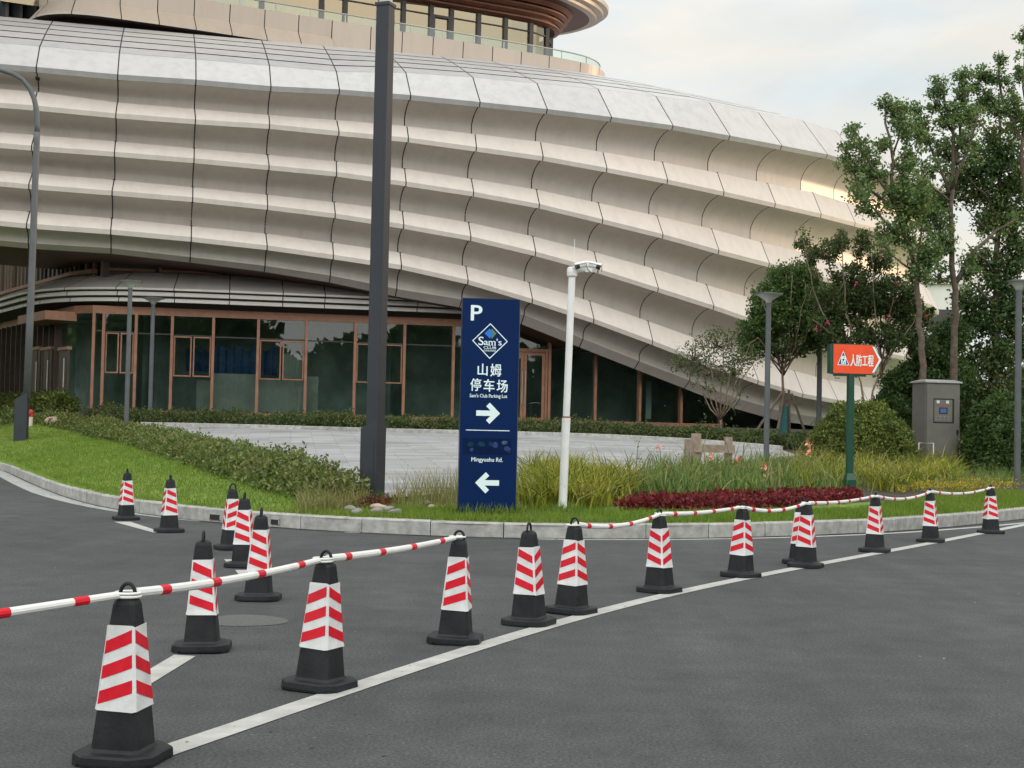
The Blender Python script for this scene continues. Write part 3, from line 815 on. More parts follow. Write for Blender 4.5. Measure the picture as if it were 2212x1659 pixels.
for i in range(len(MU) - 1):
    p, q = MU[i][0], MU[i + 1][0]
    d = (q - p) / np.linalg.norm(q - p)
    pp, qq = p + d * 0.056, q - d * 0.056
    if i == 10:                                        # the double door beside the sign
        dr = MB(); zt = zf(p, 757)
        mb = MB(); wall_quad(mb, pp, qq, zt + 0.12, GT, -0.02); bpart(mb, 'window', M['glass'])
        mb = MB(); bar(mb, pp, qq, zt + 0.05, 0.13, 0.16, 0.03)
        for w in (0.06, 1.94):
            c = pp + (qq - pp) * (w / 2); mb.box((c[0], c[1], (ZB + zt) / 2), (0.10, 0.14, zt - ZB - 0.02), MU[i][1])
        bpart(mb, 'door_frame', M['copper'])
        for s0, s1 in ((0.06, 0.497), (0.503, 0.94)):
            a, b = pp + (qq - pp) * s0, pp + (qq - pp) * s1; L = np.linalg.norm(b - a)
            mb = MB()
            for w in (0.06, L - 0.06):
                c = a + d * w; mb.box((c[0], c[1], (ZB + zt) / 2), (0.12, 0.06, zt - ZB - 0.04), MU[i][1])
            bar(mb, a + d * 0.121, b - d * 0.121, ZB + 0.12, 0.2, 0.058); bar(mb, a + d * 0.121, b - d * 0.121, zt - 0.09, 0.13, 0.058)
            door = bpart(mb, 'door', M['copper'])
            mb = MB(); wall_quad(mb, a + d * 0.122, b - d * 0.122, ZB + 0.22, zt - 0.155); bpart(mb, 'pane', M['glass'], door)
            nrm = np.array([d[1], -d[0]])
            h = (b - d * 0.06 if s0 < 0.3 else a + d * 0.06) + nrm * 0.09
            mb = MB(); mb.tube([(h[0], h[1], ZB + 0.75), (h[0], h[1], ZB + 2.1)], 0.018); bpart(mb, 'handle', M['rail'], door)
        continue
    mb = MB(); wall_quad(mb, pp, qq, ZB + 0.15, GT, -0.02)
    win = bpart(mb, 'window', M['glass'])
    zt = zf(p, 724 + (i - 3) * 4.0) if i > 0 else zf(p, 714)
    mb = MB(); bar(mb, pp, qq, zt, 0.05, 0.05, 0.02); bpart(mb, 'transom', M['frame_d'], win)
    if i in SASH:
        zb_ = zt - 1.62
        mdl = (pp + qq) / 2
        for a, b in ((pp + d * 0.02, mdl - d * 0.03), (mdl + d * 0.03, qq - d * 0.02)):
            mb = MB()
            for c in (a + d * 0.025, b - d * 0.025): mb.box((c[0], c[1], (zt + zb_) / 2), (0.05, 0.07, zt - zb_ - 0.06), math.atan2(d[1], d[0]))
            bar(mb, a + d * 0.051, b - d * 0.051, zt - 0.058, 0.05, 0.068); bar(mb, a + d * 0.051, b - d * 0.051, zb_ + 0.058, 0.05, 0.068)
            bpart(mb, 'sash', M['copper'], win)
for a, b in zip(MU, MU[1:]):
    if a is MU[10]: continue
    mb = MB(); bar(mb, a[0], b[0], ZB + 0.075, 0.15, 0.17, 0.02); bpart(mb, 'base_rail', M['copper'])
mb = MB()
beam = [np.array(p) for p in FACADE[1:9]]
def offset_line(pts, o):
    p = np.array(pts); n = normals2(p); return p - n * o
ZC0 = GT + 0.30
bl = offset_line(beam, 0.06); bl2 = offset_line(beam, -0.14)
for i in range(len(beam) - 1):
    mb.loft([[(*bl[k], GT), (*bl[k], ZC0), (*bl2[k], ZC0), (*bl2[k], GT)] for k in (i, i + 1)])
bpart(mb, 'copper_beam', M['copper'])
# canopy over the ground floor: sloped top, three stepped lips
cl = smooth_line([np.array(p) for p in FACADE[2:8]] , 0.4, 5, 3)
cl = np.vstack([[-34, 82], [-28.5, 72.5], cl])
prof = [(-0.35, 7.25), (1.30, 6.50), (1.30, 6.43), (1.12, 6.37), (1.17, 6.29), (1.17, 6.22), (0.96, 6.15), (1.01, 6.07), (1.01, 6.00), (0.08, 5.86)]
lines = [(offset_line(cl, o), z) for o, z in prof]
mb = MB()
cn = resample(cl, 1.86); ci = [int(np.argmin(np.linalg.norm(cl - c, axis=1))) for c in cn]
for i0, i1 in zip(ci, ci[1:]):
    for (la, za), (lb, zb2) in zip(lines, lines[1:]):
        run = list(range(i0, i1 + 1))
        for a, b in zip(run, run[1:]):
            pa, pb2 = la[a].copy(), la[b].copy(); qa, qb = lb[a].copy(), lb[b].copy()
            if a == run[0]:
                t = (pb2 - pa) / (np.linalg.norm(pb2 - pa) + 1e-9) * 0.035; pa = pa + t; qa = qa + t
            mb.quad((*qa, zb2), (*qb, zb2), (*pb2, za), (*pa, za))
bpart(mb, 'canopy', M['canopy'])
mb = MB()
for (la, za), (lb, zb2) in zip(lines, lines[1:]):
    la2, lb2 = la, lb
    for a in range(len(cl) - 1):
        n = normals2(cl)
        mb.quad((*(lb2[a] + n[a] * 0.04), zb2 - 0.02), (*(lb2[a + 1] + n[a + 1] * 0.04), zb2 - 0.02), (*(la2[a + 1] + n[a + 1] * 0.04), za - 0.02), (*(la2[a] + n[a] * 0.04), za - 0.02))
bpart(mb, 'canopy_backing', M['back'])
# upper strip of wall between canopy and shell: clerestory windows, copper panels, fins round the corner
uw = [np.array(p) for p in ((-29.5, 74.0), (-23.0, 63.6), (-17.2, 54.9), (-16.0, 53.7), (-9.0, 55.2), (-2, 56.6), (5, 58.2))]
for i in range(3, len(uw) - 1):
    mb = MB(); wall_quad(mb, uw[i], uw[i + 1], 7.1, 9.2)
    bpart(mb, 'copper_panel' if i > 3 else 'dark_wall', M['copper'] if i > 3 else M['frame_d'])
a, b = uw[3], uw[4]
for s0, s1 in ((0.02, 0.28), (0.31, 0.64), (0.67, 0.99)):
    p, q = a + (b - a) * s0, a + (b - a) * s1
    mb = MB(); wall_quad(mb, p, q, 7.38, 8.4, 0.03); w = bpart(mb, 'clerestory_window', M['glass_clr'])
    mb = MB(); bar(mb, p, q, 7.33, 0.10, 0.12, 0.05); mb.box((p[0], p[1] - 0.07, 7.8), (0.09, 0.12, 1.1), math.atan2(b[1] - a[1], b[0] - a[0])); bpart(mb, 'frame', M['copper'], w)
mb = MB()
for i in range(0, 3): wall_quad(mb, uw[i], uw[i + 1], 7.0, 10.5)
bpart(mb, 'dark_wall', M['glass_clr'])
fl = resample(np.array(uw[0:4]), 0.62)
for n_, p in enumerate(fl):
    mb = MB(); mb.box((p[0] + 0.16, p[1] - 0.12, 8.6), (0.10, 0.34, 3.2), R(-33)); bpart(mb, 'fin', M['fin'] if n_ % 4 else M['wing'])
mb = MB(); b3 = offset_line(uw[0:4], 0.30)
for i in range(3): bar(mb, b3[i], b3[i + 1], 7.22, 0.14, 0.25)
bpart(mb, 'copper_trim', M['copper'])
# side wall with the entrance, left of the corner
sw = [np.array((-30.5, 76.0)), np.array((-23.0, 63.0)), np.array((-17.5, 54.35)), np.array((-16.9, 53.5))]
sl = resample(np.array(sw), 0.95)[:-2]; da = math.atan2(sw[2][1] - sw[1][1], sw[2][0] - sw[1][0])
dd = (sw[2] - sw[1]) / np.linalg.norm(sw[2] - sw[1]); dn = np.array([dd[1], -dd[0]])
mb = MB(); wall_quad(mb, sw[0], sw[1], ZB, GT, -0.05); wall_quad(mb, sw[1], sw[2], ZB, GT, -0.05); wall_quad(mb, sw[2], sw[3], ZB, GT, -0.05)
bpart(mb, 'window', M['glass'])
for p in sl:
    mb = MB(); mb.box((p[0] + dn[0] * 0.1, p[1] + dn[1] * 0.1, (ZB + GT) / 2), (0.07, 0.26, GT - ZB), da); bpart(mb, 'mullion', M['wing'])
for (x0, x1) in ((76, 97), (100, 122), (137, 158)):
    (p, _), (q, _) = on_facade(x0, 790), on_facade(x1, 790)
    z1 = zf(p, 757)
    mb = MB(); c = (p + q) / 2 + dn * 0.16; mb.box((c[0], c[1], (ZB + z1) / 2), (np.linalg.norm(q - p), 0.08, z1 - ZB - 0.05), da)
    dr = bpart(mb, 'door', M['wing'])
    h = q + dn * 0.3 - dd * 0.2; mb = MB(); mb.tube([(h[0], h[1], ZB + 0.5), (h[0], h[1], ZB + 2.1)], 0.03); bpart(mb, 'handle', M['rail'], dr)
    mb = MB(); mb.box((c[0], c[1], z1 + 0.04), (np.linalg.norm(q - p) + 0.1, 0.2, 0.12), da); bpart(mb, 'door_head', M['copper'], dr)
(p, _), (q, _) = on_facade(104, 680), on_facade(166, 680)
mb = MB(); bar(mb, p, q, zf(q, 684), 0.34, 1.2, 0.6); bpart(mb, 'entrance_hood', M['copper'])
# rooms behind the glass
mb = MB(); ins = [np.array((-33, 88)), np.array((-21, 66)), np.array((-14.8, 57.4)), np.array((-2, 61.0)), np.array((5, 62.5)), np.array((13, 67)), np.array((22, 75))]
front = [np.array(p) for p in FACADE[2:10]]
for i in range(len(ins) - 1): wall_quad(mb, ins[i], ins[i + 1], ZB - 0.1, GT + 0.3)
poly = front + ins[::-1]
mb.add([(*p, ZB + 0.02) for p in poly], [tuple(range(len(poly)))]); mb.add([(*p, GT + 0.25) for p in poly], [tuple(range(len(poly) - 1, -1, -1))])
for x in (2, 4, 6, 8, 11):
    p = MU[x][0]; q = p + np.array([-0.9, 4.4]); wall_quad(mb, p + np.array([-0.1, 0.5]), q, ZB, GT + 0.2)
bpart(mb, 'interior_wall', M['room'])
def facade_board(x0, x1, y0, y1, m, off, name):
    (p, a), (q, _) = on_facade(x0, 800), on_facade(x1, 800); d = (q - p) / np.linalg.norm(q - p); n = np.array([-d[1], d[0]]) * off
    mb = MB(); z0, z1 = zf(p, y1), zf(p, y0); nn = 24; vs = []
    for k in range(nn + 1):
        w = p + (q - p) * k / nn + n + np.array([-d[1], d[0]]) * (0.05 * math.sin(k * 2.1) if name == 'curtain' else 0.012 * (k % 2))
        vs += [(*w, z0), (*w, z1 + (0.10 * math.sin(k * 0.9) if name == 'curtain' else 0))]
    mb.add(vs, [(2 * k, 2 * k + 2, 2 * k + 3, 2 * k + 1) for k in range(nn)])
    bpart(mb, name, m)
facade_board(425, 458, 820, 905, M['board'], 0.5, 'interior_board'); facade_board(462, 555, 805, 905, M['board'], 0.5, 'interior_board')
facade_board(559, 658, 820, 905, M['board'], 0.45, 'interior_board'); facade_board(662, 690, 812, 905, M['board'], 0.45, 'interior_board')
facade_board(400, 460, 752, 800, M['tarp'], 0.9, 'curtain'); facade_board(462, 600, 748, 806, M['tarp'], 0.9, 'curtain')
facade_board(612, 660, 762, 816, M['board'], 0.9, 'interior_board')
facade_board(1418, 1430, 822, 905, M['knob_w'], 0.8, 'interior_board')

# --- upper storey: parapet band, balustrade, glazing and the roof overhang
UPL = [(-21.0, 63), (-20.4, 59.5), (-20.1, 57.4), (-19.7, 56.1), (-19.0, 55.3), (-18.1, 55.0), (-17.2, 55.2), (-14, 56.7), (-7.4, 60.0), (-2, 62.8), (1.2, 64.5), (2.6, 65.3), (3.6, 66.1), (4.3, 67.4), (4.3, 68.8), (3.5, 70.2), (0, 72)]
ul = smooth_line(UPL, 0.3, 2, 2)
cn = resample(ul, 1.55); ci = sorted(set(int(np.argmin(np.linalg.norm(ul - c, axis=1))) for c in cn))
prof = [(-0.3, 18.98), (0.0, 19.0), (-0.06, 18.27), (0.42, 17.66), (0.42, 17.58), (-0.3, 17.66)]
prof_b = [(-0.3, 18.98), (0.0, 19.0), (-0.12, 16.6)]
mb = MB(); mbb = MB()
for i0, i1 in zip(ci, ci[1:]):
    run = list(range(i0, i1 + 1))
    pr = prof if ul[i0][0] < -8.5 else prof_b
    for (oa, za), (ob, zb2) in zip(pr, pr[1:]):
        la, lb = offset_line(ul, oa), offset_line(ul, ob); n = normals2(ul) * 0.04
        for a, b in zip(run, run[1:]):
            pa, pb2, qa, qb = la[a].copy(), la[b].copy(), lb[a].copy(), lb[b].copy()
            mbb.quad((*(qa + n[a]), zb2), (*(qb + n[b]), zb2), (*(pb2 + n[b]), za - 0.03), (*(pa + n[a]), za - 0.03))
            if a == run[0]: t = (pb2 - pa) / (np.linalg.norm(pb2 - pa) + 1e-9) * 0.04; pa = pa + t; qa = qa + t
            mb.quad((*qa, zb2), (*qb, zb2), (*pb2, za), (*pa, za))
o = bpart(mb, 'parapet', M['clad_up']); weld(o)
bpart(mbb, 'parapet_backing', M['back'])
mb = MB(); wl = offset_line(ul, -0.6)
for a in range(len(wl) - 1): wall_quad(mb, wl[a], wl[a + 1], 16.5, 17.9)
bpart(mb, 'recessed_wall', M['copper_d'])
bl = offset_line(ul, -0.25); bl = bl[(ul[:, 0] > -16) & (ul[:, 1] < 70.5)]
mb = MB(); vs = []
for p in bl: vs += [(*p, 18.7), (*p, 19.40)]
mb.add(vs, [(2 * k, 2 * k + 2, 2 * k + 3, 2 * k + 1) for k in range(len(bl) - 1)])
bal = bpart(mb, 'balustrade', M['glass_clear'])
mb = MB(); mb.tube([(*p, 19.43) for p in bl[::2]], 0.035, 8); bpart(mb, 'handrail', M['rail'], bal)
for p in resample(bl, 1.55):
    mb = MB(); mb.box((p[0], p[1] + 0.03, 19.05), (0.05, 0.05, 0.72)); bpart(mb, 'post', M['rail'], bal)
mb = MB(); fl_ = [tuple(p) for p in offset_line(ul, -0.3)]
mb.add([(*p, 18.62) for p in fl_], [tuple(range(len(fl_)))]); bpart(mb, 'terrace_floor', M['clad_up'])
GU = smooth_line([(-24, 55.3), (-10, 62.0), (-1.5, 66.3), (0.3, 67.2), (1.4, 68.0), (1.9, 69.0), (1.7, 70.2), (0.8, 71)], 0.3, 3, 2)
ZH = 21.35
mx_u = [745, 822, 871, 931, 975, 1034, 1092, 1147, 1182]
def on_line(line, px, py):
    d = ray(px, py); s = d[0] / d[1]; f = line[:, 0] - s * line[:, 1]
    i = int(np.argmax((f[:-1] <= 0) & (f[1:] > 0))); t = f[i] / (f[i] - f[i + 1]); return line[i] + t * (line[i + 1] - line[i])
gp = [np.array((-24, 55.3)), np.array((-19, 57.7)), np.array((-16.5, 58.9)), np.array((-14, 60.1)), np.array((-11.5, 61.3)), np.array((-9, 62.5))] + [on_line(GU, x, 60) for x in mx_u] + [GU[-6], GU[-1]]
for i, (p, q) in enumerate(zip(gp, gp[1:])):
    dist = np.linalg.norm(q - p)
    seg = GU[[j for j in range(len(GU)) if p[0] + 0.1 < GU[j, 0] < q[0] - 0.1 and GU[j, 1] < 69.5]] if i < len(gp) - 3 else np.zeros((0, 2))
    line = np.vstack([p, seg[::3], q]) if len(seg) else np.vstack([p, q])
    mb = MB(); vs = []
    for c in line: vs += [(*c, 18.6), (*c, ZH)]
    mb.add(vs, [(2 * k, 2 * k + 2, 2 * k + 3, 2 * k + 1) for k in range(len(line) - 1)])
    w = bpart(mb, 'upper_window', M['glass_up'])
    mb = MB()
    for a, b in zip(line, line[1:]): bar(mb, a, b, ZH - 0.42, 0.05, 0.06, 0.03)
    bpart(mb, 'transom', M['frame_d'], w)
    mb = MB(); mb.box((p[0], p[1] - 0.05, (18.6 + ZH) / 2), (0.20 if i != 7 else 0.16, 0.16, ZH - 18.6), R(27)); bpart(mb, 'mullion', M['frame_d'])
    if 8 <= i <= 13:
        inn = MB(); n = normals2(line); wl = line + n * 0.5
        for a, b in zip(wl, wl[1:]): wall_quad(inn, a, b, 18.6, ZH)
        bpart(inn, 'blind', M['curtain'] if i not in (8,) else M['board'])
p, q = gp[9] , gp[10]
mb = MB(); c = p + (q - p) * 0.12; e2 = p + (q - p) * 0.9
for w in (c, e2): mb.box((w[0], w[1] - 0.06, 19.75), (0.13, 0.12, 2.3), R(27))
bar(mb, c, e2, 20.88, 0.12, 0.12, 0.06); bpart(mb, 'terrace_door_frame', M['frame_d'])
lv = [(0.10, ZH + 0.02), (0.35, ZH + 0.10), (0.35, ZH + 0.24), (0.55, ZH + 0.34), (0.55, ZH + 0.50), (0.75, ZH + 0.60), (0.75, ZH + 0.76), (1.0, ZH + 0.92)]
gl_ = GU[:-2]
for (oa, za), (ob, zb2) in zip(lv[0::2], lv[1::2]):
    la, lb = offset_line(gl_, oa), offset_line(gl_, ob); mb = MB()
    for a in range(len(gl_) - 1):
        mb.loft([[(*la[k], za), (*lb[k], zb2), (*lb[k], zb2 + 0.07), (*la[k], zb2 + 0.03)] for k in (a, a + 1)])
    bpart(mb, 'louvre', M['copper_l'])
mb = MB(); la = offset_line(gl_, 0.02)
for a in range(len(la) - 1): wall_quad(mb, la[a], la[a + 1], ZH, 22.3)
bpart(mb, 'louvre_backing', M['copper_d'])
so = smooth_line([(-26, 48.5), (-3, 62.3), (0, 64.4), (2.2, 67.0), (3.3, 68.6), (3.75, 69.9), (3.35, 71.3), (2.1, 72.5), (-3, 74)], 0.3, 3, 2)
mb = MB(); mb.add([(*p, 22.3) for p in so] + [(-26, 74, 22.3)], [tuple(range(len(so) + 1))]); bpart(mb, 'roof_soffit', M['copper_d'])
pr = [(0.0, 22.29), (0.32, 22.30), (0.36, 22.44), (0.68, 22.46), (0.72, 22.62), (0.95, 22.66), (0.98, 22.85), (0.4, 23.2), (-2, 23.4)]
mb = MB()
for (oa, za), (ob, zb2) in zip(pr, pr[1:]):
    la, lb = offset_line(so, oa), offset_line(so, ob)
    for a in range(len(so) - 1): mb.quad((*la[a], za), (*la[a + 1], za), (*lb[a + 1], zb2), (*lb[a], zb2))
bpart(mb, 'roof_rim', M['clad_up'])
# dark finned block behind, top left
mb = MB(); mb.box((-29, 72, 18), (16, 6, 16)); bpart(mb, 'rear_block', M['pole_d'])
for x in np.arange(-34, -21.2, 0.7):
    mb = MB(); mb.box((x, 68.85, 18), (0.16, 0.3, 16)); bpart(mb, 'rear_fin', M['frame_d'])
mb = MB(); mb.tube([(-22.4, 66.6, 14), (-22.4, 66.6, 26)], 0.22, 14); bpart(mb, 'column', M['far_w'])

# ================================================================== traffic cones and bars
def sq_ring(w, ch, z):
    h = w / 2; c = ch * w
    return [(-h + c, -h, z), (h - c, -h, z), (h, -h + c, z), (h, h - c, z), (h - c, h, z), (-h + c, h, z), (-h, h - c, z), (-h, -h + c, z)]
def make_cone():
    root = thing('traffic_cone', 'x', 'traffic cone')
    mb = MB()
    mb.loft([sq_ring(0.352, 0.2, 0.0), sq_ring(0.356, 0.2, 0.012), sq_ring(0.352, 0.2, 0.038), sq_ring(0.335, 0.2, 0.046)], cap0=True, cap1=True)
    for sx in (-1, 1):
        for sy in (-1, 1): mb.box((sx * 0.13, sy * 0.13, 0.004), (0.05, 0.05, 0.010), R(45))
    mb.build('base_plate', M['rubber'], root)
    mb = MB()
    mb.loft([sq_ring(0.226, 0.09, 0.046), sq_ring(0.208, 0.10, 0.06), sq_ring(0.165, 0.11, 0.30), sq_ring(0.118, 0.13, 0.565), sq_ring(0.098, 0.16, 0.655), sq_ring(0.088, 0.2, 0.672), sq_ring(0.060, 0.25, 0.684)], cap0=False)
    mb.build('body', M['rubber'], root)
    # reflective sleeve, red bands slanting up to one corner and down to the next
    mb = MB(); z0, z1 = 0.222, 0.566
    def half(z): return 0.5 * np.interp(z, [0.06, 0.30, 0.565], [0.208, 0.165, 0.118]) + 0.003
    nz = 10; rings = []
    rr = random.Random(3)
    for k in range(nz + 1):
        z = z0 + (z1 - z0) * k / nz
        r = sq_ring(half(z) * 2, 0.075, z)
        if k in (0, nz): r = [(x * (1.012 + rr.uniform(0, 0.02)), y * (1.012 + rr.uniform(0, 0.02)), zz + rr.uniform(-0.007, 0.007)) for x, y, zz in r]
        rings.append(r)
    mb.loft(rings, 0, False, False)
    for f in range(4):
        sgn = 1 if f % 2 == 0 else -1
        a = f * math.pi / 2; co, si = math.cos(a), math.sin(a)
        for b in range(3):
            zc = z0 + 0.052 + b * 0.103
            grid_ = []
            for u in np.linspace(-0.955, 0.955, 5):
                col = []
                for e_ in (0.0, 0.5, 1.0):
                    z = zc + sgn * 0.027 * u + e_ * 0.054 - 0.004
                    h = half(z); x = u * h * (1 - 0.10); y = -h - 0.0018
                    col.append((x * co - y * si, x * si + y * co, z))
                grid_.append(col)
            vs = [p for c in grid_ for p in c]
            mb.add(vs, [(i * 3 + j, (i + 1) * 3 + j, (i + 1) * 3 + j + 1, i * 3 + j + 1) for i in range(4) for j in range(2)], 1)
    mb.build('reflective_sleeve', [M['refl_w'], M['refl_r']], root)
    mb = MB(); pts = []
    for k in range(13):
        a = math.pi * k / 12; pts.append((0.034 * math.cos(a), 0, 0.684 + 0.056 * math.sin(a) ** 0.8))
    mb.tube([(0.034, 0, 0.672)] + pts + [(-0.034, 0, 0.672)], 0.0085, 8)
    mb.build('lifting_ring', M['rubber'], root, smooth=True)
    return root
# px of base, py of its lowest edge, turn of the visible corner, label
CONES = [
 (265, 1667, -26, 'largest traffic cone, nearest the camera, with its base cut by the picture edge'),
 (690, 1501, -33, 'second nearest cone on the white line, two bars meeting on its ring'),
 (983, 1397, -9, 'cone on the white line where the near run of bars ends'),
 (1142, 1357, 66, 'cone without any bar standing close beside the start of the far bars'),
 (1234, 1331, -31, 'cone where the far run of striped bars begins'),
 (1424, 1284, 57, 'cone second along the far bars, between the white pole and the red plants'),
 (1600, 1250, -31, 'cone third along the far bars, corner towards the camera, below the red plants'),
 (1740, 1229, 75, 'front one of the two overlapping cones below the arrow sign'),
 (1727, 1221, -12, 'hidden cone peeking out behind another cone below the arrow sign'),
 (1889, 1195, 75, 'cone just beyond the arrow sign post, third from the end of the far bars'),
 (2010, 1173, 79, 'next to last cone of the far bars, below the yellow flowers'),
 (2140, 1154, -65, 'farthest cone on the white line, at the end of the striped bars'),
 (436, 1415, 84, 'cone standing behind the nearest bar on the end of a short white mark'),
 (558, 1302, 81, 'front cone of the three bunched ones in the road, bar crossing below its bands'),
 (526, 1229, 78, 'middle cone of the three bunched ones, half hidden by the front one'),
 (498, 1190, 12, 'rear cone of the three bunched ones, nearest to the kerb drains'),
 (365, 1152, -75, 'cone by the kerb at the end of a thin white line, nearer of two'),
 (272, 1125, -75, 'cone farthest along the curving kerb beside the lawn, without bars'),
]
proto = make_cone(); CP = []
for i, (px, py, rz, lab) in enumerate(CONES):
    o = proto if i == 0 else copy_tree(proto)
    g = at_z(px, py, 0); d = g[:2] / np.linalg.norm(g[:2])
    p = g[:2] + d * 0.205
    o.location = (p[0], p[1], 0.004); o.rotation_euler = (R(random.uniform(-1.1, 1.1)), R(random.uniform(-1.1, 1.1)), R(rz) - math.atan((px - 1106) / FPX))
    o['label'] = lab; o['group'] = 'striped traffic cones on the road'
    CP.append(p)
def bar_thing(p, q, label, sag=0.03, first=True):
    """telescopic white bar with red bands, a flat ring at each end"""
    p = np.array(p, float); q = np.array(q, float)
    L = np.linalg.norm(q[:2] - p[:2]); d = (q[:2] - p[:2]) / L
    root = thing('cone_bar', label, 'barrier bar', (p[0], p[1], 0.0), 'striped bars hooked between the cones')
    za, zb = p[2], q[2]; N = 40
    def pt(t): return np.array([d[0] * L * t, d[1] * L * t, za + (zb - za) * t - sag * 4 * t * (1 - t)])
    t0, t1 = 0.055 / L, 1 - 0.055 / L
    nb = max(4, int(L / 0.43)); half = 0.036 / L
    cuts = [t0]
    for k in range(nb):
        c = t0 + (t1 - t0) * (k + 0.5) / nb; cuts += [c - half, c + half]
    cuts.append(t1)
    mb = MB()
    for k in range(len(cuts) - 1):
        a, b = cuts[k], cuts[k + 1]; red = k % 2 == 1
        n = 3 if red else 6
        pts = [pt(a + (b - a) * s / n) for s in range(n + 1)]
        r0 = 0.0225 - 0.006 * (a) ; r1 = 0.0225 - 0.006 * b
        rad = [(r0 + (r1 - r0) * s / n) + (0.0008 if red else 0) for s in range(n + 1)]
        mb.tube(pts, rad, 10, 1 if red else 0, cap=True)
    mb.build('tube', [M['pipe_w'], M['refl_r']], root, smooth=False)
    for t in (0.0, 1.0):
        c = pt(t); mb = MB(); mb.torus((c[0], c[1], c[2] + (0.004 if t else -0.010)), 0.052, 0.0065, 22, 8)
        s = pt(t0 if t == 0 else t1); e_ = c + (s - c) * 0.85
        mb.tube([e_ + (0, 0, 0), s], 0.010, 8)
        mb.build('ring', M['pipe_w'], root, smooth=True)
    return root
ZR = 0.700
BARS = [(None, 0, 0.0, 'nearest striped bar running out of the picture from the largest cone'),
        (0, 1, 0.02, 'striped bar between the largest cone and the second nearest cone'),
        (1, 2, 0.015, 'striped bar ending on the free ring of the third cone'),
        (4, 5, 0.06, 'sagging first striped bar of the far run, in front of the lawn strip'),
        (5, 6, 0.02, 'straight striped bar in front of the red ground cover'),
        (6, 7, 0.06, 'short sagging striped bar over the end of the red ground cover'),
        (7, 9, 0.03, 'striped bar passing in front of the arrow sign post'),
        (9, 10, 0.07, 'sagging striped bar beyond the arrow sign post, before the yellow flowers'),
        (10, 11, 0.06, 'farthest striped bar, ending on the last cone of the line')]
for a, b, sg, lab in BARS:
    q = np.array([*CP[b], ZR])
    if a is None: p = np.array([CP[0][0] - 0.95, CP[0][1] - 1.25, ZR - 0.075])
    else: p = np.array([*CP[a], ZR])
    bar_thing(p, q, lab, sg)

# ================================================================== lettering
def text_verts(body, offset=0.0, shear=0.0):
    c = bpy.data.curves.new('text', 'FONT'); c.body = body; c.offset = offset; c.shear = shear; c.resolution_u = 4
    o = bpy.data.objects.new('text', c); COL.objects.link(o)
    bpy.context.view_layer.update()
    me = bpy.data.meshes.new_from_object(o.evaluated_get(bpy.context.evaluated_depsgraph_get()))
    v = np.array([x.co[:2] for x in me.vertices]); f = [tuple(p.vertices) for p in me.polygons]
    bpy.data.objects.remove(o); bpy.data.curves.remove(c); bpy.data.meshes.remove(me)
    v = v - v.min(0); return v / v.max(0), f
def put_text(mb, body, x0, x1, z0, z1, y, offset=0.0, mi=0, shear=0.0):
    # heavier strokes: the outline laid three times, a hair apart
    v, f = text_verts(body, 0.0, shear)
    w, h = x1 - x0, z1 - z0; e = offset * 0.55 * h / max(1, 1)
    for k, (ox, oz) in enumerate(((-1, 0.5), (1, 0.5), (0, -1), (0, 1), (-1, -.5), (1, -.5)) if offset else ((0, 0),)):
        mb.add([(x0 + e + a * (w - 2 * e) + ox * e, y - 0.0002 * k, z0 + e + b * (h - 2 * e) + oz * e * 0.7) for a, b in v], f, mi)
def poly(mb, pts, y, mi=0):
    mb.add([(x, y, z) for x, z in pts], [tuple(range(len(pts)))], mi)
def frame_poly(mb, outer, inner, y, mi=0):
    n = len(outer); vs = [(x, y, z) for x, z in outer] + [(x, y, z) for x, z in inner]
    mb.add(vs, [(i, (i + 1) % n, n + (i + 1) % n, n + i) for i in range(n)], mi)

# ------------------------------------------------------------------ the blue parking sign
g = ground_at(1050, 1112); SY = g[1]
H = z_for(g[0], g[1], 646.5) - g[2]; W = 124 * g[1] / FPX; T = 0.18; SS = H / 3.4
sg = thing('parking_sign', 'tall navy blue parking sign with white lettering and arrows on the grass', 'sign', (g[0], g[1], g[2]), rz=R(6.5))
k_ = FPX / SY                                    # pixels per metre at the sign
mb = MB(); mb.box((0, 0, H / 2 - 0.05), (W, T, H + 0.1)); mb.build('sign_body', M['sign_side'], sg)
mb = MB(); mb.box((0, -T / 2 - 0.006, H / 2), (W - 0.012, 0.012, H - 0.012)); mb.build('face_panel', M['sign_blue'], sg)
mb = MB()
for s_ in (-1, 1): mb.box((s_ * (W / 2 + 0.004), 0, H / 2), (0.008, T * 0.94, H)) if s_ > 0 else None
mb.build('side_trim', M['pole_g'], sg)
yF = -T / 2 - 0.0145
# sign-face coordinates: u 0..1 across, v 0..1 down (face runs 1000..1125 at the top, 648..1110)
def U(u): return (u - 0.5) * W
def V(v): return H * (1 - v)
mb = MB(); put_text(mb, 'P', U(0.145), U(0.345), V(0.105), V(0.032), yF, 0.045); mb.build('lettering', M['letter'], sg)
mb = MB(); cx_, cz_ = U(0.490), V(0.197); r = 0.282 * SS; ri = 0.262 * SS
frame_poly(mb, [(cx_, cz_ + r), (cx_ + r, cz_), (cx_, cz_ - r), (cx_ - r, cz_)], [(cx_, cz_ + ri), (cx_ + ri, cz_), (cx_, cz_ - ri), (cx_ - ri, cz_)], yF, 0)
put_text(mb, "S", cx_ - 0.184 * SS, cx_ - 0.100 * SS, cz_ - 0.070 * SS, cz_ + 0.066 * SS, yF, 0.02)
put_text(mb, "am's", cx_ - 0.096 * SS, cx_ + 0.184 * SS, cz_ - 0.066 * SS, cz_ + 0.040 * SS, yF, 0.02)
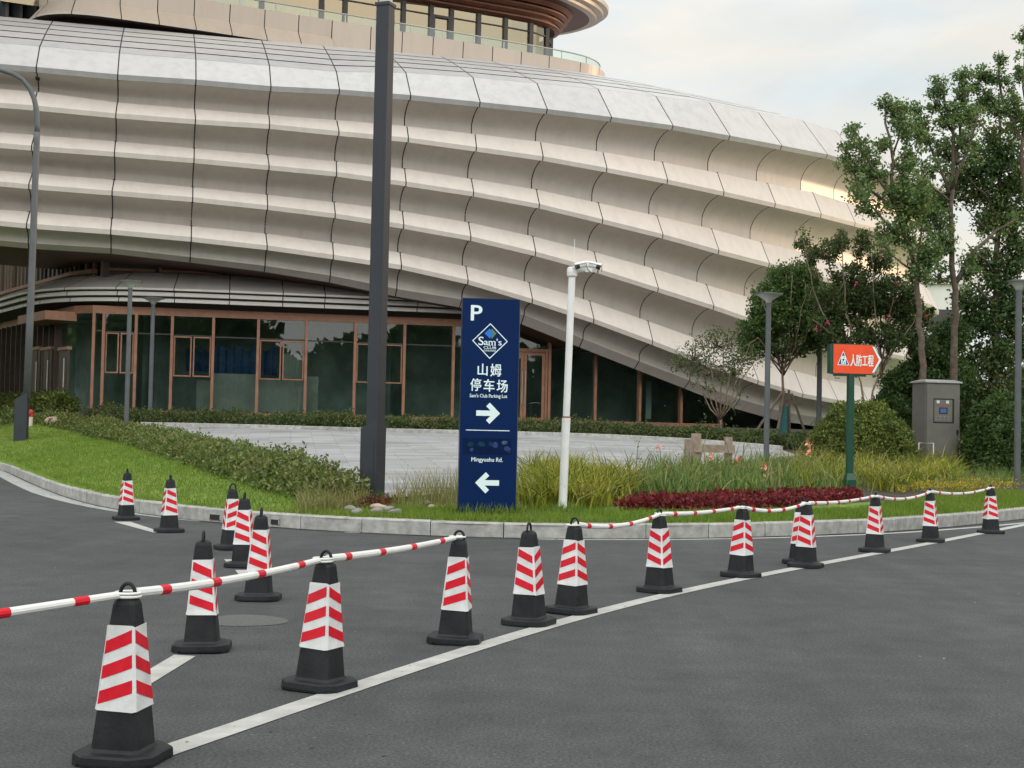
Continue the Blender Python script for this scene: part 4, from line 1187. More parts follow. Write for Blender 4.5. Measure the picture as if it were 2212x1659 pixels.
for (a, b, z) in ((-0.036, -0.005, -0.067), (-0.008, 0.012, -0.067), (0.028, 0.050, -0.067), (0.064, 0.092, -0.067)): poly(mb, [(cx_ + a * SS, cz_ + (z - 0.004) * SS), (cx_ + b * SS, cz_ + (z - 0.004) * SS), (cx_ + b * SS, cz_ + (z + 0.006) * SS), (cx_ + a * SS, cz_ + (z + 0.006) * SS)], yF - 0.0006)
put_text(mb, "CLUB", cx_ - 0.100 * SS, cx_ + 0.098 * SS, cz_ - 0.122 * SS, cz_ - 0.084 * SS, yF, 0.04)
put_text(mb, "山姆会员商店", cx_ - 0.100 * SS, cx_ + 0.098 * SS, cz_ - 0.166 * SS, cz_ - 0.132 * SS, yF, 0.01)
c2 = (cx_ + 0.004, cz_ + 0.118 * SS); q = 0.080 * SS
poly(mb, [(c2[0] + 0.02, c2[1] + q), (c2[0] + q + 0.014, c2[1] + 0.004), (c2[0] + 0.02, c2[1] - q), (c2[0] - 0.02, c2[1])], yF, 2)
poly(mb, [(c2[0] - 0.012, c2[1] + q), (c2[0] + q - 0.034, c2[1] + 0.012), (c2[0] + q - 0.05, c2[1] - 0.022), (c2[0] - 0.008, c2[1] - q), (c2[0] - q - 0.012, c2[1])], yF - 0.0012, 1)
mb.build('logo', [M['letter'], M['logo_blue'], M['logo_green']], sg)
mb = MB()
put_text(mb, '山', U(0.284), U(0.460), V(0.358), V(0.302), yF, 0.035); put_text(mb, '姆', U(0.506), U(0.700), V(0.361), V(0.301), yF, 0.028)
put_text(mb, '停', U(0.163), U(0.354), V(0.430), V(0.371), yF, 0.024); put_text(mb, '车', U(0.394), U(0.586), V(0.432), V(0.373), yF, 0.032); put_text(mb, '场', U(0.623), U(0.817), V(0.434), V(0.375), yF, 0.028)
put_text(mb, "Sam's Club Parking Lot", U(0.157), U(0.811), V(0.464), V(0.442), yF, 0.022)
mb.build('lettering', M['letter'], sg)
def arrow(cx, cz, s, sgn):
    pts = [(-0.17, 0.038), (0.035, 0.038), (-0.028, 0.100), (0.022, 0.152), (0.172, 0.0), (0.022, -0.152), (-0.028, -0.100), (0.035, -0.038), (-0.17, -0.038)]
    return [(cx + sgn * x * s, cz + z * s) for x, z in pts]
mb = MB()
for (u, v, sgn) in ((0.483, 0.531, 1), (0.494, 0.852, -1)):
    mb = MB()
    p = arrow(U(u), V(v), 1.10 * SS, sgn)
    mb.add([(x, yF, z) for x, z in p], [(0, 1, 7, 8), (1, 2, 3, 4), (1, 4, 7), (7, 4, 5, 6)])
    mb.build('arrow', M['letter'], sg)
mb = MB(); poly(mb, [(U(0.105), V(0.612)), (U(0.865), V(0.612)), (U(0.865), V(0.6085)), (U(0.105), V(0.6085))], yF); mb.build('divider', M['letter'], sg)
mb = MB(); poly(mb, [(U(0.06), V(0.722)), (U(0.90), V(0.722)), (U(0.90), V(0.646)), (U(0.06), V(0.646))], yF + 0.001)
def blob(cx, cv, rx, rz, mi, sd):
    rr = random.Random(sd); n = 14
    poly(mb, [(U(cx) + rx * math.cos(2 * math.pi * k / n) * rr.uniform(.75, 1.1), V(cv) + rz * math.sin(2 * math.pi * k / n) * rr.uniform(.75, 1.1)) for k in range(n)], yF, mi)
for i_, b_ in enumerate(((0.195, 0.675, .045, .035, 1), (0.21, 0.700, .030, .028, 2), (0.38, 0.674, .05, .04, 1), (0.55, 0.672, .04, .03, 1), (0.62, 0.676, .045, .045, 2), (0.78, 0.666, .045, .03, 3), (0.83, 0.693, .05, .035, 2), (0.86, 0.705, .025, .025, 1))): blob(*b_, i_)
mb.build('covered_patch', [M['patch_blue'], M['patch_teal'], M['navy'], M['patch_pale']], sg)
mb = MB(); put_text(mb, 'Mingyuehu Rd.', U(0.211), U(0.755), V(0.761), V(0.735), yF, 0.022); mb.build('lettering', M['letter'], sg)

# ------------------------------------------------------------------ big charcoal pole
g = ground_at(803, 1080); mpp = g[1] / FPX
pl = thing('tall_pole', 'tall square charcoal grey pole in front of the building, its foot casing wider', 'pole', g, rz=R(-22))
zc = z_for(g[0], g[1], 925) - g[2]; zt = z_for(g[0], g[1], 14) - g[2]
w0 = 42 * mpp; w1 = 31 * mpp
mb = MB()
def rr_ring(w, d, z, c=0.10): return [(x * w, y * d, z) for x, y in ((-.5 + c, -.5), (.5 - c, -.5), (.5, -.5 + c), (.5, .5 - c), (.5 - c, .5), (-.5 + c, .5), (-.5, .5 - c), (-.5, -.5 + c))]
mb.loft([rr_ring(w0, w0, -0.1, .05), rr_ring(w0, w0, zc - 0.02, .05), [(x, y, z + (0.10 if x > 0 else 0)) for x, y, z in rr_ring(w0 * .98, w0 * .98, zc, .05)]])
mb.build('casing', M['pole_d'], pl)
mb = MB(); mb.loft([[(x + 0.03, y, z) for x, y, z in rr_ring(w1 * 1.0, w1, zc - 0.05, .06)], [(x + 0.03, y, z) for x, y, z in rr_ring(w1, w1, zt, .06)]]); mb.build('shaft', M['pole_d'], pl)
mb = MB(); mb.box((0.03, 0, zt + 0.015), (w1 * 1.12, w1 * 1.12, 0.05)); mb.build('joint_plate', M['pole_d'], pl)
mb = MB(); mb.loft([[(x + 0.03, y, z) for x, y, z in rr_ring(w1 * .74, w1 * .74, zt, .06)], [(x + 0.03, y, z) for x, y, z in rr_ring(w1 * .7, w1 * .7, zt + 1.6, .06)]]); mb.build('top_section', M['pole_top'], pl)
mb = MB(); mb.box((w0 / 2 * 0, -w0 / 2 - 0.002, zc * 0.5), (w0 * 0.62, 0.006, zc * 0.6)); mb.build('access_door', M['pole_d'], pl)

# ------------------------------------------------------------------ curved street lamp, left
g = ground_at(45, 951); mpp = g[1] / FPX
sl_ = thing('street_lamp', 'grey street lamp with a curved arm on the lawn, slanted box at its foot', 'street lamp', g, rz=R(8))
box_h = z_for(g[0], g[1], 855) - g[2]
bw = 26 * mpp
mb = MB(); r0 = [(-bw / 2, -bw / 2), (bw / 2, -bw / 2), (bw / 2, bw / 2), (-bw / 2, bw / 2)]
mb.loft([[(x, y, -0.1) for x, y in r0], [(x, y, box_h - 0.12 + (0.24 if x > 0 else 0)) for x, y in r0]]); mb.build('base_box', M['pole_d'], sl_)
def lp(px, py): p = at_y(px, py, g[1]); return (p[0] - g[0], 0, p[2] - g[2])
pts = [lp(58, 860), lp(64, 700), lp(71, 520), lp(76, 380), lp(79, 300)]
arc = [lp(80, 270), lp(79, 240), lp(74, 215), lp(65, 192), lp(50, 173), lp(30, 161), lp(5, 154), lp(-40, 148), lp(-95, 144)]
mb = MB(); mb.tube(pts + [lp(80, 285)], [0.125, 0.118, 0.11, 0.103, 0.10, 0.098], 14); mb.build('pole', M['pole_g'], sl_, smooth=True)
mb = MB(); mb.tube([lp(80, 286)] + arc, [0.092] + [0.088, 0.085, 0.082, 0.08, 0.077, 0.074, 0.07, 0.066, 0.06], 12); mb.build('arm', M['pole_g'], sl_, smooth=True)
h = lp(-140, 146); mb = MB(); mb.box((h[0], 0, h[2]), (0.9, 0.36, 0.13), 0, top=(0.7, 0.26)); mb.build('lamp_head', M['pole_g'], sl_)

# ------------------------------------------------------------------ slim park lamps
def park_lamp(px, py, top, label, r=0.075, head=True, hr=0.42, Y=None):
    g = ground_at(px, py)
    if Y: g = at_y(px, py, Y); g[2] = float(tz(g[0], g[1]))
    hgt = z_for(g[0], g[1], top) - g[2]
    o = thing('park_lamp', label, 'lamp post', g, 'slim grey park lamps')
    mb = MB(); mb.lathe([(0.13, -0.05), (0.13, 0.02), (r, 0.025), (r, hgt * 0.5), (r * 0.92, hgt - 0.22)], n=14); mb.build('pole', M['pole_g'], o, smooth=False)
    if head:
        mb = MB(); mb.lathe([(r * 1.0, hgt - 0.24), (r * 1.25, hgt - 0.17), (hr * 0.80, hgt - 0.055), (hr, hgt - 0.03)], n=28, cap0=True, cap1=False); mb.build('diffuser', M['lamp_w'], o, smooth=True)
        mb = MB(); mb.lathe([(hr + 0.008, hgt - 0.035), (hr + 0.008, hgt - 0.005), (hr * 0.7, hgt + 0.012), (0.02, hgt + 0.02)], n=28, cap0=True); mb.build('cap_disc', M['pole_g'], o)
    return o
park_lamp(272, 935, 607, 'slim park lamp at the hedge, taller of the two before the glass wall', hr=0.36)
park_lamp(324, 893, 643, 'slim park lamp close to the glass wall, behind the taller one', hr=0.38, r=0.080, Y=49.5)
park_lamp(1655, 1003, 634, 'slim park lamp among the canna plants before the round tree', hr=0.33, r=0.068)
park_lamp(1769, 900, 640, 'slim park lamp with its head lost in the foliage behind the arrow sign', hr=0.40, r=0.085, Y=45)
park_lamp(2197, 1050, 606, 'slim park lamp at the picture edge beside the dark bush', hr=0.26)

# ------------------------------------------------------------------ white camera pole
g = ground_at(1215, 1105); mpp = g[1] / FPX
cpole = thing('camera_pole', 'white steel pole carrying two surveillance cameras beside the blue sign', 'camera pole', g)
zj = z_for(g[0], g[1], 901) - g[2]; zt = z_for(g[0], g[1], 590) - g[2]
lean = (at_y(1236, 590, g[1]) - g)[0]
mb = MB(); mb.box((0, 0, 0.01), (0.26, 0.26, 0.05)); mb.build('base_plate', M['white'], cpole)
mb = MB(); mb.tube([(0, 0, 0), (lean * zj / zt, 0, zj)], 0.062, 18); mb.build('lower_tube', M['white'], cpole, smooth=False)
mb = MB(); mb.tube([(lean * zj / zt, 0, zj - 0.01), (lean * zj / zt, 0, zj + 0.012)], 0.064, 18); mb.build('rust_ring', M['rust'], cpole)
mb = MB(); mb.tube([(lean * zj / zt, 0, zj), (lean, 0, zt)], 0.051, 18); mb.build('upper_tube', M['white'], cpole)
mb = MB(); mb.lathe([(0.055, -0.06), (0.075, -0.04), (0.08, 0.02), (0.072, 0.075), (0.05, 0.09)], (lean, 0, zt), 12); mb.build('wrapped_bracket', M['white'], cpole)
mb = MB(); mb.tube([(lean, 0, zt + 0.02), (lean + 0.16, -0.02, zt + 0.045), (lean + 0.26, -0.03, zt + 0.06)], [0.03, 0.028, 0.026], 10); mb.box((lean + 0.24, -0.03, zt + 0.045), (0.10, 0.09, 0.06)); mb.build('arm', M['white'], cpole)
mb = MB(); mb.tube([(lean + 0.02, 0, zt + 0.08), (lean + 0.025, 0, zt + 0.50)], 0.004, 6); mb.build('antenna', M['white'], cpole)
mb = MB(); mb.tube([(lean + 0.20, -0.06, zt + 0.12), (lean + 0.22, -0.09, zt + 0.05), (lean + 0.27, -0.08, zt + 0.01)], 0.005, 6); mb.tube([(lean + 0.40, -0.1, zt + 0.14), (lean + 0.425, -0.1, zt + 0.08), (lean + 0.425, -0.1, zt + 0.02)], 0.005, 6); mb.build('cable', M['black'], cpole)
for s_, bx in ((-1, 0.21), (1, 0.235)):
    c = thing('surveillance_camera', 'white surveillance camera pointing left on the white pole' if s_ < 0 else 'white surveillance camera pointing right on the white pole', 'camera', (g[0] + lean + bx, g[1] - 0.05, g[2] + zt + 0.135), 'two cameras on the white pole')
    c.rotation_euler = (0, R(14 * s_), R(-18 * s_))
    mb = MB(); w = 0.20
    mb.loft([[(s_ * x, y, z) for y, z in ((-0.045, 0.028), (-0.03, 0.045), (0.03, 0.045), (0.045, 0.028), (0.045, 0.018), (-0.045, 0.018))] for x in (0.0, w)]); mb.build('sun_hood', M['white'], c)
    mb = MB(); mb.tube([(s_ * 0.01, 0, -0.006), (s_ * 0.13, 0, -0.006)], [0.026, 0.034], 14); mb.build('housing', M['white'], c)
    mb = MB(); mb.tube([(s_ * 0.128, 0, -0.008), (s_ * 0.178, 0, -0.010)], [0.036, 0.040], 14); mb.tube([(s_ * 0.02, 0.0, 0.020), (s_ * 0.17, 0.0, 0.016)], 0.014, 8); mb.build('lens_front', M['black'], c)

# ------------------------------------------------------------------ orange arrow sign on a green post
g = ground_at(1834, 1071); mpp = g[1] / FPX
ar = thing('arrow_sign', 'orange red arrow sign with white lettering on a dark green post', 'sign', g, rz=R(9))
def az(py): return z_for(g[0], g[1], py) - g[2]
mb = MB(); mb.box((0, 0, az(1040) / 2), (22 * mpp, 22 * mpp, az(1040) + 0.06)); mb.box((0, 0, az(1040) + 0.085), (22 * mpp, 22 * mpp, 0.13), top=(13 * mpp, 13 * mpp)); mb.build('base_box', M['green'], ar)
mb = MB(); mb.box((0, 0, (az(1030) + az(806)) / 2), (12.5 * mpp, 12.5 * mpp, az(806) - az(1030))); mb.build('post', M['green'], ar)
zb_, zt_ = az(807), az(745)
x0, x1, x2 = -42 * mpp, 48 * mpp, 68 * mpp; zm = (zb_ + zt_) / 2; D = 0.10
def aring(gx, gz, y): return [(x0 - gx, y, zb_ - gz), (x1 + gx * .4, y, zb_ - gz), (x2 + gx * 1.2, y, zm), (x1 + gx * .4, y, zt_ + gz), (x0 - gx, y, zt_ + gz)]
mb = MB(); mb.loft([aring(0.012, 0.016, -D / 2), aring(0.012, 0.016, D / 2)]); mb.build('sign_box', M['green'], ar)
mb = MB(); yy = -D / 2 - 0.004
mb.loft([aring(0, 0, yy), aring(0, 0, yy + 0.003)]); mb.build('face_panel', M['orange'], ar)
mb = MB(); yy -= 0.003
fw = x2 - x0
def AX(u): return x0 + u * fw
def AZ(v): return zt_ - v * (zt_ - zb_)
mb.add([(AX(0.80), yy, AZ(0.05)), (AX(0.845), yy, AZ(0.05)), (AX(1.0) - 0.014, yy, zm), (AX(0.845), yy, AZ(0.95)), (AX(0.80), yy, AZ(0.95)), (AX(0.94), yy, zm)], [(0, 1, 2, 5), (5, 2, 3, 4)])
mb.build('chevron', M['letter'], ar)
mb = MB(); put_text(mb, '人防工程', AX(0.345), AX(0.83), AZ(0.745), AZ(0.33), yy, 0.03); mb.build('lettering', M['letter'], ar)
mb = MB()
poly(mb, [(AX(0.08), AZ(0.72)), (AX(0.325), AZ(0.72)), (AX(0.2), AZ(0.22))], yy); poly(mb, [(AX(0.10), AZ(0.695)), (AX(0.305), AZ(0.695)), (AX(0.2), AZ(0.27))], yy - 0.001, 1)
arch = [(AX(0.155), AZ(0.68)), (AX(0.155), AZ(0.47))] + [(AX(0.205) + AX(0.05) * 0 + 0.05 * fw * -math.cos(a), AZ(0.47) + 0.045 * fw * math.sin(a)) for a in np.linspace(0, math.pi, 9)] + [(AX(0.255), AZ(0.47)), (AX(0.255), AZ(0.68))]
poly(mb, arch, yy - 0.002, 0)
man = [(0.215, 0.44, 0.012), (0.205, 0.52, 0.016), (0.20, 0.56, 0.013), (0.19, 0.61, 0.010), (0.175, 0.64, 0.009), (0.22, 0.62, 0.009), (0.228, 0.66, 0.009), (0.235, 0.535, 0.008), (0.18, 0.53, 0.008)]
for u, v, r in man: poly(mb, [(AX(u) + r * fw * math.cos(a), AZ(v) + r * fw * math.sin(a)) for a in np.linspace(0, 2 * math.pi, 10)[:-1]], yy - 0.003 - u * 0.002, 1)
mb.build('emblem', [M['letter'], M['navy']], ar)
mb = MB(); mb.box((AX(0.36), 0, zb_ - 0.035), (fw * 0.66, 0.07, 0.03)); mb.tube([(AX(0.06), 0, zb_ - 0.04), (AX(0.06), 0, zb_ - 0.09), (AX(0.16), 0, zb_ - 0.09)], 0.007, 6); mb.build('bracket', M['green'], ar)
mb = MB(); mb.box((x0 - 0.035, 0.02, zm), (0.06, 0.13, (zt_ - zb_) * 1.02)); mb.build('rear_box', M['green'], ar)

# ------------------------------------------------------------------ control cabinet
g = ground_at(2020, 1012); mpp = g[1] / FPX
cb = thing('control_cabinet', 'grey metal control cabinet with a small blue screen among the bushes', 'cabinet', g, rz=R(12))
def cz(py): return z_for(g[0], g[1], py) - g[2]
Hc = cz(828); Wc, Dc = 80 * mpp, 58 * mpp
mb = MB(); mb.box((0, 0, Hc / 2 - 0.05), (Wc, Dc, Hc + 0.1)); mb.build('body', M['cab'], cb)
mb = MB(); mb.box((0, 0, Hc + 0.02), (Wc + 0.09, Dc + 0.12, 0.04)); mb.box((0, 0, Hc + 0.065), (Wc + 0.09, Dc + 0.12, 0.05), top=(Wc * 0.8, Dc * 0.5)); mb.build('roof_cap', M['cab_top'], cb)
yd = -Dc / 2 - 0.012
mb = MB(); mb.box((0, yd, Hc * 0.5), (Wc - 0.05, 0.02, Hc - 0.08)); door = mb.build('door', M['cab'], cb)
zw = Hc * 0.675; ww, hw = Wc * 0.60, Hc * 0.285
mb = MB(); mb.box((0.02, yd - 0.012, zw), (ww, 0.012, hw)); mb.build('window_frame', M['black'], door)
mb = MB(); mb.box((0.0, yd - 0.0195, zw), (ww * 0.88, 0.006, hw * 0.90)); mb.build('control_panel', M['cab'], door)
ym = yd - 0.025
mb = MB(); mb.box((0, ym, zw + hw * 0.0), (ww * 0.40, 0.006, hw * 0.26)); mb.build('screen_frame', M['black'], door)
mb = MB(); mb.box((0, ym - 0.004, zw), (ww * 0.30, 0.005, hw * 0.18)); mb.build('screen', M['screen'], door)
mb = MB()
for sx in (-0.26, 0.2): mb.box((sx * ww, ym, zw + hw * 0.36), (ww * 0.14, 0.006, hw * 0.12), mi=0)
for sx in (-0.26, -0.03, 0.18): mb.box((sx * ww, ym, zw + hw * 0.215), (ww * 0.09, 0.006, hw * 0.05), mi=1)
for sx in (-0.34, -0.14, 0.06, 0.26):
    for sz in (-0.24, -0.35): mb.lathe([(0.014, -0.004), (0.014, 0.004)], (sx * ww, ym, zw + sz * hw), 8, 2)
mb.build('control_buttons', [M['knob_w'], M['knob_r'], M['lamp_w']], door)
mb = MB(); mb.box((Wc * 0.42, yd - 0.02, Hc * 0.43), (0.04, 0.03, 0.12)); mb.build('handle', M['black'], door)
g2 = ground_at(2000, 1014); fr_ = thing('pipe_frame', 'small white pipe frame at the foot of the grey cabinet', 'frame', g2)
mb = MB(); w = 0.19; hh = z_for(g2[0], g2[1], 957) - g2[2]
mb.tube([(-w, 0, -0.05), (-w, 0, hh), (w, 0, hh), (w, 0, -0.05)], 0.016, 8); mb.build('pipe', M['white'], fr_)

# ------------------------------------------------------------------ hydrant, wooden rail, garden spot, boulders
g = ground_at(65, 920); mpp = g[1] / FPX
hy = thing('fire_hydrant', 'red and cream fire hydrant behind the box of the curved street lamp', 'fire hydrant', g)
hh = z_for(g[0], g[1], 884) - g[2]
mb = MB(); mb.lathe([(0.09, -0.05), (0.09, hh * 0.55)], n=14); mb.build('barrel', M['hyd_w'], hy)
mb = MB(); mb.lathe([(0.095, hh * 0.55), (0.115, hh * 0.58), (0.115, hh * 0.64), (0.085, hh * 0.66), (0.085, hh * 0.82), (0.11, hh * 0.84), (0.10, hh * 0.92), (0.04, hh)], n=14); mb.tube([(0.0, -0.08, hh * 0.74), (0.0, -0.16, hh * 0.74)], 0.05, 10); mb.tube([(-0.08, 0, hh * 0.74), (-0.15, 0, hh * 0.74)], 0.04, 10); mb.build('bonnet', M['hyd_r'], hy)

g = ground_at(1535, 1016); mpp = g[1] / FPX
wf = thing('wooden_rail', 'short weathered wooden rail on posts at the edge of the paved plaza', 'fence', g, rz=R(6))
def wx(px): return (px - 1535) * mpp
def wz(py): return z_for(g[0], g[1], py) - g[2]
mb = MB(); mb.box((wx(1502), 0, wz(937) / 2 - 0.05), (0.18, 0.18, wz(937) + 0.1)); mb.build('post', M['wood'], wf)
mb = MB(); mb.box((wx(1576), 0.1, wz(943) / 2 - 0.05), (0.15, 0.15, wz(943) + 0.1)); mb.build('post', M['wood'], wf)
mb = MB(); mb.box((wx(1486), 0.12, wz(950) / 2 - 0.05), (0.12, 0.10, wz(950) + 0.1)); mb.build('post', M['wood'], wf)
mb = MB(); mb.box((wx(1540), -0.10, wz(969)), (90 * mpp, 0.06, 17 * mpp), R(1)); mb.build('rail', M['wood'], wf)

g = ground_at(1130, 1076)
gs = thing('garden_spotlight', 'small dark garden spotlight in the grass beside the blue sign', 'spotlight', g)
mb = MB(); mb.lathe([(0.07, -0.03), (0.07, 0.13)], n=14); mb.build('body', M['black'], gs)
mb = MB(); mb.lathe([(0.11, 0.13), (0.10, 0.155), (0.04, 0.185)], n=16); mb.build('cap', M['pole_d'], gs)

def boulder(px, py, wpx, label, m='stone'):
    g = ground_at(px, py); r = wpx * 1.25 * g[1] / FPX / 2
    import bmesh
    bm = bmesh.new(); bmesh.ops.create_icosphere(bm, subdivisions=3, radius=1)
    rr = np.random.default_rng(int(px)); ax = rr.normal(size=(7, 3)); ph = rr.uniform(0, 6, 7)
    for v in bm.verts:
        p = np.array(v.co); s = 1 + sum(0.06 * math.sin(2.3 * a.dot(p) + f) for a, f in zip(ax, ph))
        v.co = Vector((p[0] * r * s, p[1] * r * 0.85 * s, p[2] * r * 0.62 * s))
    for f in bm.faces: f.smooth = True
    me = bpy.data.meshes.new('boulder'); bm.to_mesh(me); bm.free(); me.materials.append(M[m])
    o = bpy.data.objects.new('boulder', me); COL.objects.link(o); o.location = (g[0], g[1], g[2] + r * 0.42); o.rotation_euler[2] = px
    tag(o, label, 'boulder', 'boulders in the planted verge')
for b in ((755, 1106, 24, 'grey boulder at the left of the little heap by the charcoal pole'), (772, 1113, 22, 'flat grey boulder in front of the little heap by the charcoal pole'), (812, 1112, 24, 'small grey boulder beside the pinkish one'), (817, 1104, 26, 'pinkish boulder below the charcoal pole', 'stone_p'), (838, 1108, 24, 'grey boulder just right of the pinkish one'), (855, 1112, 22, 'low dark boulder nearest the blue sign in the pole heap'),
          (922, 1092, 16, 'pale boulder in the weeds left of the blue sign'), (932, 1099, 15, 'smaller pale boulder beside the weeds near the blue sign', 'stone_p'), (1407, 1098, 22, 'pale boulder in front of the yellow grass tussocks'), (2030, 1048, 24, 'pale boulder behind the yellow flowers'), (2068, 1045, 18, 'small pale boulder behind the yellow flowers, nearer the picture edge'), (1810, 1078, 18, 'little white boulder at the foot of the green post', 'stone_p'), (2108, 1000, 34, 'rounded white boulder below the dark bush'), (112, 918, 30, 'low pale boulder on the lawn beside the fire hydrant', 'stone_p')):
    boulder(*b)

# ================================================================== vegetation
LM = dict(
    grass=leaf_mat('lawn_blades', (0.09, 0.165, 0.018), (0.215, 0.31, 0.04), (0.28, 0.25, 0.08), 0.35, 0.6, 0.5),
    yellow=leaf_mat('yellow_green_blades', (0.07, 0.115, 0.015), (0.42, 0.42, 0.05), (0.52, 0.42, 0.16), 0.35, 0.55, 0.9),
    canna=leaf_mat('canna_leaves', (0.035, 0.09, 0.022), (0.24, 0.35, 0.085), (0.38, 0.33, 0.13), 0.35, 0.5, 0.8),
    weed=leaf_mat('dry_weeds', (0.14, 0.16, 0.04), (0.30, 0.27, 0.11), (0.42, 0.36, 0.20), 0.3, 0.6, 1.0),
    hedge=leaf_mat('hedge_leaves', (0.055, 0.10, 0.022), (0.24, 0.28, 0.085), (0.24, 0.19, 0.09), 0.35, 0.45, 0.9),
    strip=leaf_mat('foundation_shrub_leaves', (0.04, 0.075, 0.024), (0.13, 0.16, 0.05), (0.18, 0.10, 0.05), 0.35, 0.5, 0.6),
    dark=leaf_mat('dark_leaves', (0.032, 0.072, 0.026), (0.135, 0.21, 0.058), None, 0.45, 0.42, 0.5),
    round=leaf_mat('round_bush_leaves', (0.045, 0.09, 0.02), (0.21, 0.25, 0.055), (0.34, 0.34, 0.08), 0.35, 0.42, 1.2),
    tree=leaf_mat('tree_leaves', (0.038, 0.088, 0.026), (0.14, 0.215, 0.055), None, 0.4, 0.45, 0.6),
    sparse=leaf_mat('sparse_tree_leaves', (0.055, 0.115, 0.042), (0.19, 0.29, 0.09), (0.22, 0.24, 0.08), 0.4, 0.45, 0.7),
    crape=leaf_mat('crape_myrtle_leaves', (0.032, 0.07, 0.022), (0.125, 0.18, 0.055), (0.17, 0.15, 0.07), 0.4, 0.45, 0.8),
    red=leaf_mat('red_leaves', (0.09, 0.012, 0.014), (0.26, 0.035, 0.038), None, 0.3, 0.5, 2.0),
    yflow=leaf_mat('yellow_flower_leaves', (0.20, 0.22, 0.035), (0.55, 0.42, 0.06), (0.60, 0.36, 0.09), 0.3, 0.5, 2.0),
    ever=leaf_mat('evergreen_leaves', (0.034, 0.078, 0.030), (0.14, 0.215, 0.065), (0.26, 0.22, 0.09), 0.45, 0.42, 0.5),
    rusty=leaf_mat('rusty_leaves', (0.05, 0.025, 0.015), (0.20, 0.06, 0.045), (0.24, 0.20, 0.10), 0.3, 0.6, 2.0),
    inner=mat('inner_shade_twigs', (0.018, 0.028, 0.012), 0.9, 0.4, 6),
    pink=mat('pink_petal', (0.62, 0.09, 0.17), 0.5, 0.2, 9), coral=mat('coral_petal', (0.75, 0.30, 0.20), 0.5, 0.25, 9), stem=mat('green_stem', (0.12, 0.18, 0.06), 0.6),
)
def unit(v): return v / (np.linalg.norm(v, axis=1)[:, None] + 1e-9)
def leaf_quads(P, size, rng, up=0.0, asp=0.5, jit=0.35):
    n = len(P)
    d = rng.normal(size=(n, 3)); d[:, 2] += up; d = unit(d)
    s = np.cross(d, rng.normal(size=(n, 3))); s = unit(s)
    L = size * rng.uniform(1 - jit, 1 + jit, n)[:, None]
    droop = np.cross(s, d) * L * 0.12
    a = P; b = P + d * L * 0.45 + s * L * asp * 0.5 + droop; c = P + d * L; e = P + d * L * 0.45 - s * L * asp * 0.5 + droop
    return np.stack([a, b, c, e], 1).reshape(-1, 3)
def tufts(C, rad, per, rng, flat=1.0):
    """per leaves scattered round each cluster centre"""
    n = len(C)
    o = rng.normal(size=(n, per, 3)); o /= np.linalg.norm(o, axis=2)[..., None] + 1e-9
    o *= (rng.uniform(0.15, 1, (n, per, 1)) ** 0.6) * np.reshape(rad, (-1, 1, 1))
    o[..., 2] *= flat
    return (C[:, None, :] + o).reshape(-1, 3)
def blades(P, h, w, rng, lean=0.35, seg=2, hj=0.35):
    n = len(P)
    H_ = h * rng.uniform(1 - hj, 1 + hj, n)[:, None]
    a = rng.uniform(0, 2 * math.pi, n); s = np.stack([np.cos(a), np.sin(a), np.zeros(n)], 1)
    a2 = rng.uniform(0, 2 * math.pi, n); ln = np.stack([np.cos(a2), np.sin(a2), np.zeros(n)], 1) * (lean * rng.uniform(0.2, 1.4, n)[:, None])
    up = np.array([0, 0, 1.0]); W_ = np.reshape(w * rng.uniform(0.7, 1.3, n), (-1, 1))
    def at(t): return P + H_ * (up * (t - 0.35 * np.linalg.norm(ln, axis=1)[:, None] * t * t) + ln * t * t)
    if seg == 1:
        return np.stack([P - s * W_ / 2, P + s * W_ / 2, at(1.0)], 1).reshape(-1, 3), 3
    out = []
    ws = [1.0, 0.85, 0.5, 0.06] if seg == 3 else [1.0, 0.7, 0.06]
    ts_ = np.linspace(0, 1, seg + 1)
    for i in range(seg):
        p, q = at(ts_[i]), at(ts_[i + 1])
        out.append(np.stack([p - s * W_ * ws[i] / 2, p + s * W_ * ws[i] / 2, q + s * W_ * ws[i + 1] / 2, q - s * W_ * ws[i + 1] / 2], 1))
    return np.stack(out, 1).reshape(-1, 3), 4
def inside(poly, X, Y):
    r = np.zeros(len(X), bool); n = len(poly); j = n - 1
    for i in range(n):
        xi, yi = poly[i]; xj, yj = poly[j]
        c = ((yi > Y) != (yj > Y)) & (X < (xj - xi) * (Y - yi) / (yj - yi + 1e-12) + xi); r ^= c; j = i
    return r
def scatter(poly, n, rng):
    P = np.array(poly); lo, hi = P.min(0), P.max(0); X, Y = [], []
    tot = 0
    while tot < n:
        x = rng.uniform(lo[0], hi[0], n); y = rng.uniform(lo[1], hi[1], n); k = inside(poly, x, y)
        X.append(x[k]); Y.append(y[k]); tot += k.sum()
        if tot == 0: break
    X = np.concatenate(X)[:n]; Y = np.concatenate(Y)[:n]
    return np.stack([X, Y, tz(X, Y)], 1)
def gpoly(px): return [tuple(ground_at(*p)[:2]) for p in px]
def stuff(name, V, nper, m, label, cat):
    o = np_mesh(name, V, nper, m); tag(o, label, cat, kind='stuff'); return o

rng = np.random.default_rng(5)
